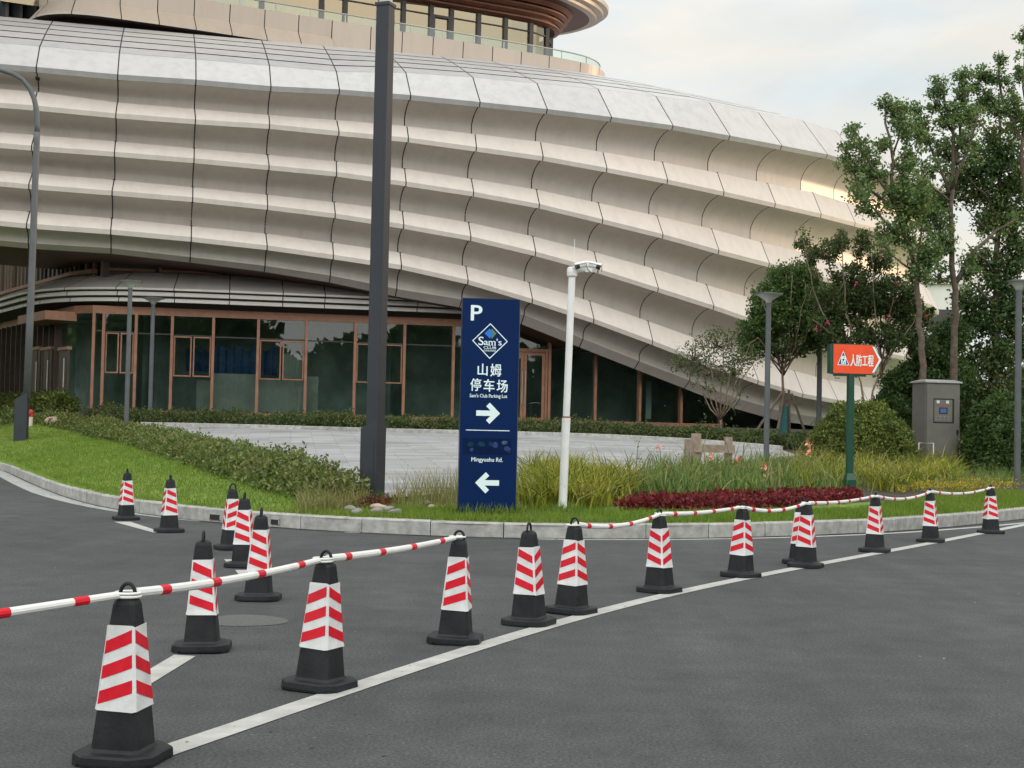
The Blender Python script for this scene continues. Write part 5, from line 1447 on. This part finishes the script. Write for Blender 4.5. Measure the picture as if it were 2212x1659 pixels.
# ---- lawn blades: left triangle and the verge along the kerb
KL = [tuple(p + n * 0.20) for p, n in zip(KS, kn) if -17 < p[0] < 11]
lawn_l = [p for p in KL if p[0] < -2.6] + gpoly([(760, 1092), (700, 1064), (560, 1010), (400, 958), (290, 925), (120, 900), (0, 893)]) + [(-17.5, 45)]
lawn_r = [p for p in KL if p[0] > -3.2] + gpoly([(2212, 1062), (2050, 1064), (1850, 1100), (1600, 1108), (1330, 1106), (1140, 1100), (985, 1100), (840, 1098)])
def clumpy(P, rng, sc=0.7):
    v = np.sin(P[:, 0] * 2.1 / sc + 1.3 * np.sin(P[:, 1] * 1.1)) + np.sin(P[:, 1] * 1.7 / sc + np.sin(P[:, 0] * 1.9)); return v
P = scatter(lawn_l, 70000, rng); V1, _ = blades(P, 0.052, 0.014, rng, 0.5, 1, 0.5)
P = scatter(lawn_r, 60000, rng); P = P[rng.uniform(0, 1, len(P)) < 0.75 + 0.2 * np.tanh(clumpy(P, rng))]; V2, _ = blades(P, 0.075, 0.012, rng, 0.5, 1, 0.5)
# grass leaning over the kerb edge
e_ = KS[(KS[:, 0] > -15) & (KS[:, 0] < 10.5)]; en = normals2(e_); i_ = rng.integers(0, len(e_), 9000)
q = e_[i_] + en[i_] * rng.uniform(0.13, 0.34, (9000, 1)) + rng.normal(0, 0.06, (9000, 2)) * [1, 0]
V3, _ = blades(np.c_[q, np.full(9000, 0.185)], 0.085, 0.011, rng, 0.7, 1, 0.5)
stuff('lawn_grass', np.vstack([V1, V2, V3]), 3, LM['grass'], 'short bright green lawn grass inside the kerb', 'grass')
# tall grass hiding the foot of the sign and the pole
pts = []
for (px, py, n, sx) in ((1050, 1110, 900, 0.55), (1215, 1106, 260, 0.3), (803, 1084, 200, 0.4)):
    g = ground_at(px, py); pts.append(np.stack([g[0] + rng.uniform(-sx, sx, n), g[1] + rng.uniform(-0.32, 0.1, n), np.full(n, g[2] - 0.01)], 1))
V, k = blades(np.vstack(pts), 0.15, 0.012, rng, 0.4, 2, 0.5)
stuff('tall_grass', V, k, LM['grass'], 'longer green grass hiding the feet of the blue sign and poles', 'grass')
# ---- weeds between the pole and the sign
W1 = gpoly([(840, 1098), (990, 1100), (990, 1072), (870, 1080)]); W2 = gpoly([(640, 1110), (760, 1106), (800, 1092), (745, 1070), (660, 1060)])
V1, _ = blades(scatter(W1, 520, rng), 0.42, 0.010, rng, 0.5, 3, 0.6); V2, _ = blades(scatter(W2, 1500, rng), 0.26, 0.014, rng, 0.6, 3, 0.6)
stuff('weeds', np.vstack([V1, V2]), 4, LM['weed'], 'thin dry weeds between the charcoal pole and the blue sign', 'weeds')
C = scatter(gpoly([(735, 1098), (850, 1100), (845, 1088), (760, 1084)]), 60, rng); C[:, 2] += 0.06
stuff('red_weeds', leaf_quads(tufts(C, 0.16, 14, rng, 0.5), 0.055, rng, 0.4), 4, LM['rusty'], 'dull red low leaves around the foot of the charcoal pole', 'ground cover')
# ---- ornamental grasses and cannas
def grass_bed(name, poly, n, tus, h, w, m, label, cat, lean=0.6):
    c = scatter(poly, tus, rng); i = rng.integers(0, tus, n); p = c[i].copy(); p[:, :2] += rng.normal(0, 0.10, (n, 2))
    p[:, 2] = tz(p[:, 0], p[:, 1])
    hh = h * (0.75 + 0.5 * rng.uniform(0, 1, tus))[i]
    V, k = blades(p, 1.0, w, rng, lean, 3, 0.02)
    V = V.reshape(n, -1, 3); base = p[:, None, :]; V = base + (V - base) * hh[:, None, None]
    mid = V.mean(1, keepdims=True)
    V = V.reshape(-1, 3)
    stuff(name, V, k, m, label, cat)
grass_bed('ornamental_grass', gpoly([(1122, 1100), (1350, 1100), (1360, 1064), (1290, 1040), (1130, 1046)]), 2300, 80, 0.64, 0.044, LM['yellow'], 'yellow green arching tussock grass around the white camera pole', 'ornamental grass', 0.95)
grass_bed('ornamental_grass', gpoly([(1700, 1062), (1980, 1062), (2080, 1046), (2050, 1006), (1850, 1004), (1720, 1018)]), 2800, 110, 0.60, 0.044, LM['yellow'], 'yellow green arching grass behind the green sign post', 'ornamental grass', 0.9)
grass_bed('canna_leaves', gpoly([(1365, 1088), (1640, 1086), (1850, 1072), (1830, 1040), (1640, 1022), (1390, 1030)]), 2700, 230, 0.46, 0.050, LM['canna'], 'upright green canna leaves between the wooden rail and the red plants', 'foliage', 0.35)
grass_bed('low_plants', gpoly([(1900, 1062), (2210, 1052), (2212, 1024), (2060, 1008), (1960, 1040)]), 2600, 90, 0.34, 0.022, LM['canna'], 'low green plants at the foot of the dark bush', 'ground cover', 0.6)
lp_ = gpoly([(1122, 1100), (1350, 1098), (1640, 1086), (1980, 1062), (2060, 1010), (1850, 1006), (1480, 1018), (1290, 1036), (1130, 1046)])
V, k = blades(scatter(lp_, 520, rng), 0.80, 0.030, rng, 1.0, 3, 0.35)
stuff('loose_blades', V, k, LM['weed'], 'long loose straw coloured blades standing above the grass beds', 'ornamental grass')
# canna flower stalks, each its own plant
FL = [(1388, 1045, 998, 0), (1432, 1045, 968, 1), (1372, 1050, 955, 0), (1492, 1052, 1006, 0), (1531, 1050, 987, 1), (1582, 1050, 1000, 1), (1655, 1056, 1012, 1), (1618, 1052, 1014, 0), (1752, 1040, 962, 1), (1745, 1046, 978, 1), (1712, 1050, 1003, 0), (1460, 1050, 990, 0)]
wh = ['bent left of the yellow tussocks', 'with a coral flower beside the yellow tussocks', 'tallest and dry, rising before the paved plaza', 'left of the wooden rail', 'with an orange bloom in front of the wooden rail', 'with a pale coral bloom by the right rail post', 'with a coral bloom below the slim park lamp', 'small, between the rail and the park lamp', 'with the highest coral bloom before the round bush', 'with a broad coral bloom before the round bush', 'dry, between the park lamp and the round bush', 'dry, in front of the plaza near the tussocks']
for (px, py, top, fl), w_ in zip(FL, wh):
    g = ground_at(px, py); h = z_for(g[0], g[1], top) - g[2]
    o = thing('canna_plant', 'canna flower stalk ' + w_, 'flower', g, 'canna flower stalks in the bed')
    mb = MB(); b_ = rng.normal(0, 0.04, 2); mb.tube([(0, 0, 0), (b_[0] * .4, 0, h * .5), (b_[0], b_[1], h)], [0.010, 0.008, 0.005], 6); mb.build('stem', LM['stem'], o)
    c = np.array([[b_[0], b_[1], h]]) + rng.normal(0, 0.030, (11 if fl else 7, 3)) * [1, 1, 1.3]
    np_mesh('bloom' if fl else 'dry_leaves', leaf_quads(c, 0.075 if fl else 0.045, rng, 0.6, 0.75), 4, LM['coral'] if fl else LM['weed'], o)
# ---- coloured ground cover
def cover(name, poly, n, h, m, label, size=0.075, per=18):
    c = scatter(poly, n, rng); c[:, 2] += h * rng.uniform(0.35, 1, n)
    stuff(name, leaf_quads(tufts(c, 0.13, per, rng, 0.7), size, rng, 0.6), 4, m, label, 'ground cover')
cover('red_ground_cover', gpoly([(1330, 1104), (1480, 1106), (1640, 1100), (1850, 1086), (1860, 1074), (1700, 1078), (1500, 1084), (1380, 1090)]), 560, 0.13, LM['red'], 'dark red leafy ground cover in front of the cannas')
cover('yellow_ground_cover', gpoly([(1935, 1068), (2050, 1062), (2190, 1060), (2205, 1046), (2080, 1048), (1960, 1056)]), 130, 0.12, LM['yflow'], 'yellow orange flowering ground cover near the far end of the bars', 0.06, 14)

# ---- hedges
def hedge(name, line, width, h, n, per, size, m, label, ragged=0.25, rad=0.16):
    line = np.array(line); d = np.r_[0, np.cumsum(np.linalg.norm(np.diff(line, axis=0), axis=1))]
    s = rng.uniform(0, d[-1], n); x = np.interp(s, d, line[:, 0]); y = np.interp(s, d, line[:, 1])
    wv = np.interp(s, d, width) if hasattr(width, '__len__') else width
    hv = np.interp(s, d, h) if hasattr(h, '__len__') else h
    a = rng.uniform(-1, 1, n); off = a * wv / 2
    i = np.clip(np.searchsorted(d, s) - 1, 0, len(line) - 2); t = line[i + 1] - line[i]; t = t / np.linalg.norm(t, axis=1)[:, None]
    x = x - t[:, 1] * off; y = y + t[:, 0] * off
    prof_ = np.sqrt(np.maximum(0.05, 1 - np.abs(a) ** 2.5))
    lump = 1 + ragged * (0.5 * np.sin(s * 2.3) * np.sin(s * 0.9 + 1) + rng.normal(0, 0.35, n))
    u = rng.uniform(0, 1, n) ** 0.55
    z = tz(x, y) + hv * prof_ * lump * (0.06 + 0.94 * u)
    V = leaf_quads(tufts(np.stack([x, y, z], 1), rad, per, rng), size, rng, 0.3)
    root = thing(name, label, 'hedge', (x.mean(), y.mean(), float(tz(x.mean(), y.mean()))))
    o = np_mesh('foliage', V - np.array(root.location, np.float32), 4, m, root)
    mb = MB()
    for k in rng.choice(n, min(n, 170), replace=False):
        r = np.array(root.location); b = np.array([x[k], y[k], float(tz(x[k], y[k])) - 0.03]) - r; tp = np.array([x[k], y[k], z[k]]) - r
        mb.tube([b, (b + tp) / 2 + rng.normal(0, 0.04, 3), tp + rng.normal(0, 0.05, 3)], [0.009, 0.007, 0.004], 5)
    if n > 300: mb.build('hedge_stems', M['bark'], root)  # woody stems of the hedge, from the ground into the leaves
    return root
hl = [ground_at(*p)[:2] for p in ((90, 908), (200, 925), (330, 956), (460, 998), (580, 1038), (680, 1068), (742, 1088))]
hedge('low_hedge', hl, [1.2, 1.4, 1.35, 1.3, 1.2, 1.15, 0.8], [0.22, 0.28, 0.33, 0.37, 0.42, 0.45, 0.38], 2800, 17, 0.085, LM['hedge'], 'loose sprawling hedge running between the left lawn and the paved plaza', 0.5)
bl_ = [np.array([x, y + 1.1]) for x, y in bk[::3]]
bl_ = [np.array(ground_at(205, 905)[:2])] + [q for q in bl_ if q[0] > -13.5] + [np.array(ground_at(1790, 968)[:2])]
hedge('foundation_hedge', bl_, 1.5, 0.42, 3600, 15, 0.09, LM['strip'], 'long low shrub planting along the foot of the glass wall', 0.35)
(p, _), (q, _) = on_facade(-6, 860), on_facade(158, 860)
hedge('entrance_hedge', [p + np.array([0.6, -1.6]), q + np.array([0.2, -1.6])], 1.2, 0.75, 1100, 15, 0.11, LM['round'], 'clipped green hedge before the copper entrance doors', 0.1)
hl = [ground_at(*p)[:2] for p in ((-20, 905), (10, 905), (40, 912))]
hedge('low_shrub', hl, 1.0, 0.35, 240, 14, 0.09, LM['hedge'], 'low shrub on the lawn at the picture edge, left of the lamp box', 0.4)

def bush(px, py, wpx, hpx, label, m, n=1500, per=16, size=0.085, dy=0.0, rough=0.05, name='round_bush'):
    g = ground_at(px, py); g[0] *= (g[1] + dy) / g[1]; g[1] += dy; g[2] = float(tz(g[0], g[1])); mpp = g[1] / FPX; a = wpx * mpp / 2; hh = hpx * mpp
    d = rng.normal(size=(n, 3)); d = unit(d); d[:, 2] = np.abs(d[:, 2]) * 1.0 - 0.15
    r = 1 - np.abs(rng.normal(0, 0.10, n)); lump = 1 + rough * (np.sin(d[:, 0] * 9 + px) * np.sin(d[:, 2] * 7) + np.sin(d[:, 1] * 8 + 2))
    C = np.stack([d[:, 0] * a * r * lump, d[:, 1] * a * 0.9 * r * lump, np.maximum(0.0, 0.16 * hh + d[:, 2] * hh * 0.86 * r * lump)], 1)
    root = thing(name, label, 'bush', g)
    np_mesh('foliage', leaf_quads(tufts(C, 0.13, per, rng), size, rng, 0.4), 4, m, root)
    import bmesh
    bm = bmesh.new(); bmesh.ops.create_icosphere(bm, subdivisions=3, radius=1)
    for v in bm.verts: v.co = Vector((v.co.x * a * 0.76, v.co.y * a * 0.68, max(-0.05, v.co.z * hh * 0.74 + hh * 0.10)))  # solid core coloured dark to give the shade inside the bush
    me = bpy.data.meshes.new('inner_shade_core'); bm.to_mesh(me); bm.free(); me.materials.append(LM['inner'])
    o = bpy.data.objects.new('inner_shade_core', me); COL.objects.link(o); o.parent = root
    return root
bush(1862, 1010, 236, 152, 'large clipped dome shaped bush behind the green sign post', LM['round'], 2600, 16, 0.08)
bush(2166, 1034, 165, 185, 'dark rounded bush at the right picture edge, beside the cabinet', LM['dark'], 1900, 16, 0.10, dy=2.0, rough=0.09)
bush(1935, 975, 170, 140, 'dark bush behind the dome shaped bush, left of the grey cabinet', LM['dark'], 1200, 16, 0.10, dy=2.2, rough=0.08)
bush(2095, 985, 140, 160, 'dark bush behind the grey cabinet', LM['dark'], 1300, 16, 0.10, dy=3.0, rough=0.09)
bush(2235, 1000, 170, 220, 'dark tall bush cut by the right picture edge', LM['dark'], 1300, 16, 0.11, dy=4.0, rough=0.1)

# ---- trees
def tree(name, label, base, Y, stems, blobs, m, bark, leaf=0.09, rt=0.10, limb_tufts=0, tuft=0.20, per=22, depth=1.0, group=None, flowers=(), extra_parts=None, wrap=None):
    """stems: lists of picture points at depth Y (+ offset), first point the foot; blobs: (px, py, rx, ry, clusters)"""
    foot = at_y(base[0], base[1], Y); foot[2] = min(foot[2], float(tz(foot[0], foot[1])))
    foot[2] = float(tz(foot[0], foot[1]))
    root = thing(name, label, 'tree', foot, group)
    mpp = Y / FPX
    mb = MB(); C = []
    for si, st in enumerate(stems):
        r0, dyo, pts_ = st
        n = len(pts_); P3 = []
        for i, p in enumerate(pts_):
            y = Y + dyo * (i / max(1, n - 1)) * depth
            w = at_y(p[0], p[1], y); P3.append(w)
        P3 = np.array(P3)
        if pts_[0] == base: P3[0] = foot - (0, 0, 0.1)
        d = np.r_[0, np.cumsum(np.linalg.norm(np.diff(P3, axis=0), axis=1))]
        s = np.linspace(0, d[-1], max(4, int(d[-1] / 0.35)))
        Q = np.stack([np.interp(s, d, P3[:, k]) for k in range(3)], 1)
        Q[1:-1] += rng.normal(0, 0.025, Q[1:-1].shape)
        t = s / d[-1]
        mb.tube(Q - foot, list(r0 * 0.68 * (1 - 0.82 * t) + 0.006), 8)
        if limb_tufts and pts_[0] != base or (limb_tufts and len(stems) == 1):
            k = int(limb_tufts * d[-1]); tt = rng.uniform(0.22, 1.02, k)
            c = np.stack([np.interp(tt * d[-1], d, P3[:, j]) for j in range(3)], 1)
            o = rng.normal(0, 1, (k, 3)) * (0.22 * (1.15 - 0.6 * tt))[:, None]
            tip = c + o
            C.append(tip)
            for a, b in list(zip(c, tip))[::2]: mb.tube([a - foot, (a + b) / 2 - foot + rng.normal(0, 0.02, 3), b - foot], [0.010, 0.007, 0.004], 5)
    BC = []
    for (bx, by, rx, ry, k) in blobs:
        c = at_y(bx, by, Y); rX, rZ = rx * mpp, ry * mpp; rY = min(rX, 1.6) * depth
        d = unit(rng.normal(size=(k, 3))) * (rng.uniform(0.25, 1, (k, 1)) ** 0.5)
        q = c + d * [rX, rY, rZ]; BC.append(q)
        for a in q[::max(1, k // 14)]:
            s0 = c + (a - c) * 0.1 + np.array([0, 0, -rZ * 0.5]); mb.tube([s0 - foot, (s0 + a) / 2 - foot + rng.normal(0, 0.06, 3), a - foot], [0.020, 0.013, 0.005], 5)
    mb.build('trunk', bark, root, smooth=True)
    allc = C + BC
    A = np.vstack(allc); rad = tuft * rng.uniform(0.6, 1.3, len(A))
    np_mesh('crown', leaf_quads(tufts(A, rad, int(per * 1.5), rng, 0.85), leaf * 1.12, rng, -0.15, 0.62) - foot.astype(np.float32), 4, m, root)
    if flowers:
        mbf = []
        for (fx, fy) in flowers:
            c = at_y(fx, fy, Y - 0.9 * depth); mbf.append(tufts(c[None], 0.075, 14, rng))
        np_mesh('blossom', leaf_quads(np.vstack(mbf), 0.05, rng, 0, 0.8) - foot.astype(np.float32), 4, LM['pink'], root)
    if wrap:
        z0, z1, r = wrap; mb = MB(); mb.lathe([(r, -0.05), (r * 0.96, z1)], n=12); mb.build('trunk_wrap', M['wrap'], root)
    return root
# round staked tree
Y4 = ground_at(1692, 966)[1] + 1.4
b4 = (1692, 940)
fan = [(0.055, 0.3, [b4, (1690, 860), (1693, 800)])]
fan[0] = (0.11, 0.0, [b4, (1690, 860), (1693, 800), (1694, 760)])
for k in range(15):
    u = -1 + 2 * k / 14; tx = 1698 + u * 96; ty = 742 - 150 * math.sqrt(max(0, 1 - u * u)) + abs(u) * 10
    fan.append((0.035, float(rng.uniform(-1.6, 1.6)), [(1692, 812 - (k % 4) * 14), (1694 + u * 34, 770), (1698 + u * 62, 725), (tx, ty)]))
t4 = tree('round_tree', 'round headed tree with a teal wrapped trunk held by wooden stakes', b4, Y4, fan,
     [(1715, 612, 62, 46, 170), (1672, 655, 60, 48, 150), (1745, 660, 58, 52, 170), (1700, 690, 80, 44, 170), (1640, 710, 46, 40, 80), (1772, 715, 40, 44, 80), (1625, 745, 34, 26, 30), (1700, 745, 70, 26, 50)], LM['tree'], M['bark_l'], 0.085, per=24, tuft=0.22, wrap=(0, 1.25, 0.15))
ft = np.array(t4.location)
for (x0, y0, x1, y1, w_) in ((1690, 848, 1612, 932, 'leaning to the lower left'), (1694, 845, 1674, 936, 'steepest, in front of the wrap'), (1704, 842, 1706, 934, 'standing almost upright right of the wrap'), (1710, 850, 1752, 905, 'leaning to the lower right')):
    yb_ = Y4 - 0.5 if x1 < 1700 else Y4 + 0.3
    a, b = at_y(x1, y1, yb_), at_y(x0, y0, Y4 - 0.12); b[1] = Y4 - 0.12
    a[2] = min(a[2], float(tz(a[0], a[1])) + 0.02)
    o = thing('tree_stake', 'wooden tree stake of the wrapped trunk, ' + w_, 'stake', a, 'wooden stakes of the round tree')
    mb = MB(); mb.tube([(0, 0, -0.1), b - a], [0.045, 0.04], 9); mb.build('pole', M['stake'], o)
# small sparse tree
Y5 = ground_at(1556, 962)[1] + 1.2
b5 = (1556, 935)
st5 = [(0.07, 0, [b5, (1556, 905)])] + [(0.030, float(rng.uniform(-1, 1)), [(1556, 906), (1556 + dx * .35, 875), (1556 + dx * .8, 800), (1556 + dx * 1.15, ty)]) for dx, ty in ((-75, 770), (-52, 735), (-25, 725), (5, 718), (30, 722), (55, 745), (72, 770))]
tree('small_tree', 'small sparse tree with several thin stems before the low end of the ribbed wall', b5, Y5, st5,
     [(1500, 765, 46, 26, 34), (1550, 735, 48, 28, 40), (1600, 765, 44, 30, 40), (1535, 795, 55, 24, 30), (1470, 785, 22, 16, 10), (1585, 800, 40, 20, 18)], LM['crape'], M['bark_l'], 0.070, limb_tufts=2.5, per=9, tuft=0.24, wrap=(0, 0.45, 0.10))
# crape myrtle
Y3 = 42.0
b3 = (1868, 900)
tips = [(1733, 512, -1), (1760, 560, 1), (1787, 520, .5), (1818, 508, -1), (1846, 560, 1.2), (1860, 500, 0), (1880, 545, -1), (1900, 535, 1), (1938, 560, -.6), (1965, 600, .8), (1995, 640, -1), (2012, 690, 0), (1770, 640, 0.6), (1755, 690, -0.8)]
st3 = [(0.10, 0, [b3, (1866, 850), (1850, 800)]), (0.09, 0.3, [b3, (1890, 840), (1905, 790)])]
for i, (tx, ty, dy) in enumerate(tips):
    bx = 1850 if tx < 1870 else 1903
    st3.append((0.04, dy, [(bx, 815 - (i % 3) * 12), (bx + (tx - bx) * .35, 740), (bx + (tx - bx) * .75, 640 if ty < 620 else 705), (tx, ty)]))
tree('crape_myrtle', 'many stemmed crape myrtle with a few pink flowers behind the arrow sign', b3, Y3, st3,
     [(1732, 520, 13, 20, 10), (1752, 548, 18, 20, 14), (1790, 545, 22, 26, 20), (1820, 520, 18, 24, 18), (1860, 525, 20, 30, 22), (1900, 560, 22, 34, 28), (1840, 600, 40, 34, 60), (1800, 650, 50, 40, 90), (1870, 650, 52, 40, 100), (1930, 640, 46, 44, 90), (1975, 680, 40, 44, 70), (1830, 715, 60, 34, 70), (1910, 725, 60, 34, 70), (1780, 700, 34, 30, 40), (1990, 740, 36, 30, 40)], LM['crape'], M['bark_l'], 0.080, limb_tufts=1.5, per=24, tuft=0.20,
     flowers=((1851, 612), (1786, 695), (1763, 710), (1920, 680), (1941, 613), (2003, 683)))
# tall open trees
Y2, Y1, Y6 = 39.0, 40.5, 44.0
b2 = (2000, 920)
st2 = [(0.17, 0, [b2, (1994, 760), (1982, 603), (1963, 518), (1929, 435), (1928, 336), (1913, 260), (1913, 214)]),
 (0.07, -.7, [(1929, 435), (1886, 372), (1867, 320), (1837, 270)]), (0.06, .6, [(1926, 445), (1877, 412), (1850, 386), (1824, 320)]), (0.06, -1, [(1963, 518), (1910, 475), (1870, 435), (1850, 396)]),
 (0.06, .9, [(1973, 567), (1943, 468), (1949, 353), (1963, 286), (1936, 220)]), (0.05, -.5, [(1980, 590), (1935, 560), (1905, 520)]), (0.04, .5, [(1928, 336), (1945, 290), (1950, 225)]), (0.05, 1, [(1982, 603), (1990, 520), (1985, 420), (1990, 350)])]
def along(pts, k): return pts
tree('tall_open_tree', 'tall open tree with feathery leaves, its branches crossing the end of the ribbed wall', b2, Y2, st2,
     [(1913, 225, 16, 20, 14), (1938, 238, 20, 24, 18), (1950, 275, 26, 26, 22), (1840, 285, 16, 24, 12), (1862, 318, 20, 22, 14), (1828, 328, 14, 18, 10), (1850, 360, 26, 24, 22), (1890, 370, 26, 30, 24), (1860, 415, 26, 24, 18), (1880, 450, 24, 20, 14), (1908, 315, 22, 22, 16), (1955, 350, 24, 36, 30), (1975, 420, 40, 50, 90), (1935, 430, 28, 40, 40), (1955, 500, 34, 40, 50), (2005, 545, 32, 34, 46), (1985, 590, 34, 34, 40), (1915, 500, 26, 20, 16), (1990, 300, 18, 26, 14)], LM['sparse'], M['bark'], 0.085, limb_tufts=8, per=14, tuft=0.18)
b1 = (2064, 930)
st1 = [(0.20, 0, [b1, (2061, 760), (2064, 640), (2056, 540), (2052, 435), (2062, 353), (2058, 286), (2042, 230), (2032, 177)]),
 (0.08, .8, [(2065, 353), (2075, 303), (2075, 220), (2077, 154)]), (0.08, -.8, [(2055, 412), (2088, 320), (2115, 240)]), (0.11, .6, [(2065, 610), (2101, 544), (2148, 501), (2200, 470)]), (0.07, -.6, [(2056, 540), (2012, 475), (1990, 450)]),
 (0.07, .4, [(2053, 419), (2025, 359), (2002, 303), (1976, 227)]), (0.05, -1, [(2052, 435), (2010, 400), (1986, 359)]), (0.05, .7, [(2058, 286), (2030, 240), (2018, 185)])]
tree('tall_open_tree', 'tallest open tree standing against the sky, between the dark evergreen and the ribbed wall', b1, Y1, st1,
     [(2030, 185, 18, 18, 14), (2020, 220, 20, 26, 18), (2077, 160, 18, 16, 14), (2078, 200, 20, 26, 22), (2070, 245, 30, 30, 36), (2040, 262, 20, 20, 16), (1975, 235, 18, 16, 12), (1992, 265, 20, 22, 16), (2005, 300, 16, 18, 10), (2100, 250, 26, 34, 30), (2085, 310, 26, 26, 22), (2010, 360, 22, 26, 14), (2025, 475, 36, 34, 54), (2035, 525, 30, 28, 40), (2000, 440, 34, 34, 44), (2090, 580, 24, 30, 18), (2030, 590, 24, 26, 16)], LM['sparse'], M['bark'], 0.085, limb_tufts=6, per=14, tuft=0.19)
b6 = (2150, 930)
st6 = [(0.24, 0, [b6, (2150, 700), (2155, 500), (2160, 330), (2158, 200)])]
for k in range(12): st6.append((0.07, float(rng.uniform(-2, 2)), [(2153, 700 - k * 36), (2153 + (-1) ** k * 30, 670 - k * 36), (2153 + (-1) ** k * (72 - k * 2), 630 - k * 35)]))
tree('evergreen_tree', 'dense dark evergreen tree filling the right picture edge behind the cabinet', b6, Y6, st6,
     [(2165, 300, 38, 38, 46), (2130, 345, 40, 40, 52), (2188, 370, 40, 50, 62), (2052, 325, 30, 32, 34), (2078, 372, 36, 34, 40), (2110, 410, 40, 40, 60), (2185, 440, 46, 50, 90), (2045, 415, 30, 34, 34), (2150, 480, 44, 36, 66), (2200, 540, 40, 46, 84), (2160, 590, 40, 36, 70), (2115, 560, 24, 26, 22), (2100, 640, 36, 34, 44), (2190, 650, 46, 44, 92), (2140, 690, 48, 40, 84), (2080, 715, 40, 34, 50), (2205, 735, 40, 50, 86), (2150, 770, 52, 40, 90), (2090, 800, 50, 36, 66), (2180, 835, 56, 36, 90), (2120, 860, 50, 26, 50)], LM['ever'], M['bark'], 0.105, per=17, tuft=0.33)
b7 = (2222, 940)
st7 = [(0.20, 0, [b7, (2222, 700), (2216, 420), (2204, 300), (2181, 253), (2161, 204), (2158, 135)]), (0.05, .6, [(2190, 270), (2192, 225), (2174, 177)]), (0.05, -.6, [(2181, 253), (2140, 220), (2112, 172)]), (0.06, .5, [(2208, 320), (2212, 200), (2212, 80)]), (0.06, -.5, [(2212, 360), (2240, 280), (2235, 150)])]
tree('tall_open_tree', 'thin topped tree at the right picture edge, rising above the dark evergreen', b7, 41.5, st7,
     [(2160, 132, 14, 14, 10), (2125, 158, 20, 16, 18), (2112, 178, 18, 20, 16), (2150, 165, 18, 20, 14), (2172, 175, 14, 14, 8), (2125, 215, 24, 26, 24), (2155, 235, 26, 26, 24), (2190, 225, 20, 26, 18), (2205, 160, 14, 22, 10), (2208, 75, 12, 16, 8), (2212, 260, 26, 40, 30)], LM['sparse'], M['bark'], 0.085, limb_tufts=5, per=14, tuft=0.19)
b8 = (2030, 925)
tree('broadleaf_tree', 'low leafy tree between the crape myrtle and the evergreen', b8, 43.0, [(0.10, 0, [b8, (2030, 860), (2024, 800)]), (0.05, .5, [(2026, 820), (2000, 770), (1985, 735)]), (0.05, -.5, [(2026, 820), (2045, 760), (2050, 700)])],
     [(2010, 770, 50, 40, 110), (2050, 730, 40, 44, 100), (1985, 815, 50, 34, 90), (2050, 820, 56, 44, 130), (1940, 830, 40, 26, 50), (2020, 860, 60, 30, 90)], LM['dark'], M['bark'], 0.095, per=24, tuft=0.26)

# pale building far behind the trees
fb = thing('distant_building', 'pale building glimpsed through the trees beyond the ribbed wall', 'building', (30, 118, 0))
mb = MB(); mb.box((0, 0, 7), (14, 12, 14)); mb.build('wall', M['far_w'], fb)
mb = MB(); mb.box((0, 0, 14.2), (14.6, 12.6, 0.5)); mb.build('roof', M['clad'], fb)
for x in (-4.5, 0, 4.5):
    for z in (3, 7, 11): mb = MB(); mb.box((x, -6.02, z), (2.2, 0.1, 1.8)); mb.build('window', M['frame_d'], fb)
# woodland across the road behind the camera, seen in the glass; side belts added
n = 15000
xx = np.r_[rng.uniform(-75, 75, 8000), rng.uniform(56, 70, 5000), rng.uniform(-80, -66, 2000)]; yy_ = np.r_[rng.uniform(-60, -44, 8000), rng.uniform(-50, 110, 5000), rng.uniform(-10, 150, 2000)]  # unseen right belt blocks low sun, left one darkens the side glass
hh = np.r_[11 + 3.0 * np.sin(xx[:8000] * 0.21) + 2.4 * np.sin(xx[:8000] * 0.53 + 1), 10.5 + 1.2 * np.sin(yy_[8000:13000] * 0.3), 12 + 2 * np.sin(yy_[13000:] * 0.4)]
C = np.stack([xx, yy_, hh * rng.uniform(0.02, 1, n)], 1)
VW = np.vstack([leaf_quads(tufts(C[:8000], 1.5, 9, rng), 1.35, rng, 0, 0.85), leaf_quads(tufts(C[8000:], 1.4, 20, rng), 0.75, rng, 0, 0.8)])
stuff('woodland', VW, 4, LM['tree'], 'dark trees across the road reflected in the glass, with added unseen side belts', 'woodland')
# grit and fallen leaf bits lying on the road and in the gutter
n = 900
gx = rng.uniform(-6, 9, n); gy = rng.uniform(3.2, 18, n)
i_ = rng.integers(0, len(e_), 500); q = e_[i_] - en[i_] * (rng.exponential(0.10, (500, 1)) + 0.02)
P = np.vstack([np.c_[gx, gy, np.full(n, 0.006)], np.c_[q, np.full(500, 0.008)]])
a = rng.uniform(0, 6.28, len(P)); L = rng.uniform(0.004, 0.016, len(P)); L[n:] *= 1.8
d1 = np.stack([np.cos(a), np.sin(a), np.zeros(len(P))], 1) * L[:, None]; d2 = np.stack([-np.sin(a), np.cos(a), np.full(len(P), 0.15)], 1) * (L * rng.uniform(0.3, 0.8, len(P)))[:, None]
stuff('road_grit', np.stack([P - d1, P + d2, P + d1, P - d2 + [0, 0, 0.001]], 1).reshape(-1, 3), 4, leaf_mat('grit_bits', (0.02, 0.02, 0.02), (0.16, 0.14, 0.11), (0.40, 0.38, 0.33), 0.0, 0.8, 2.0), 'small bits of grit and dry leaf on the asphalt', 'grit')
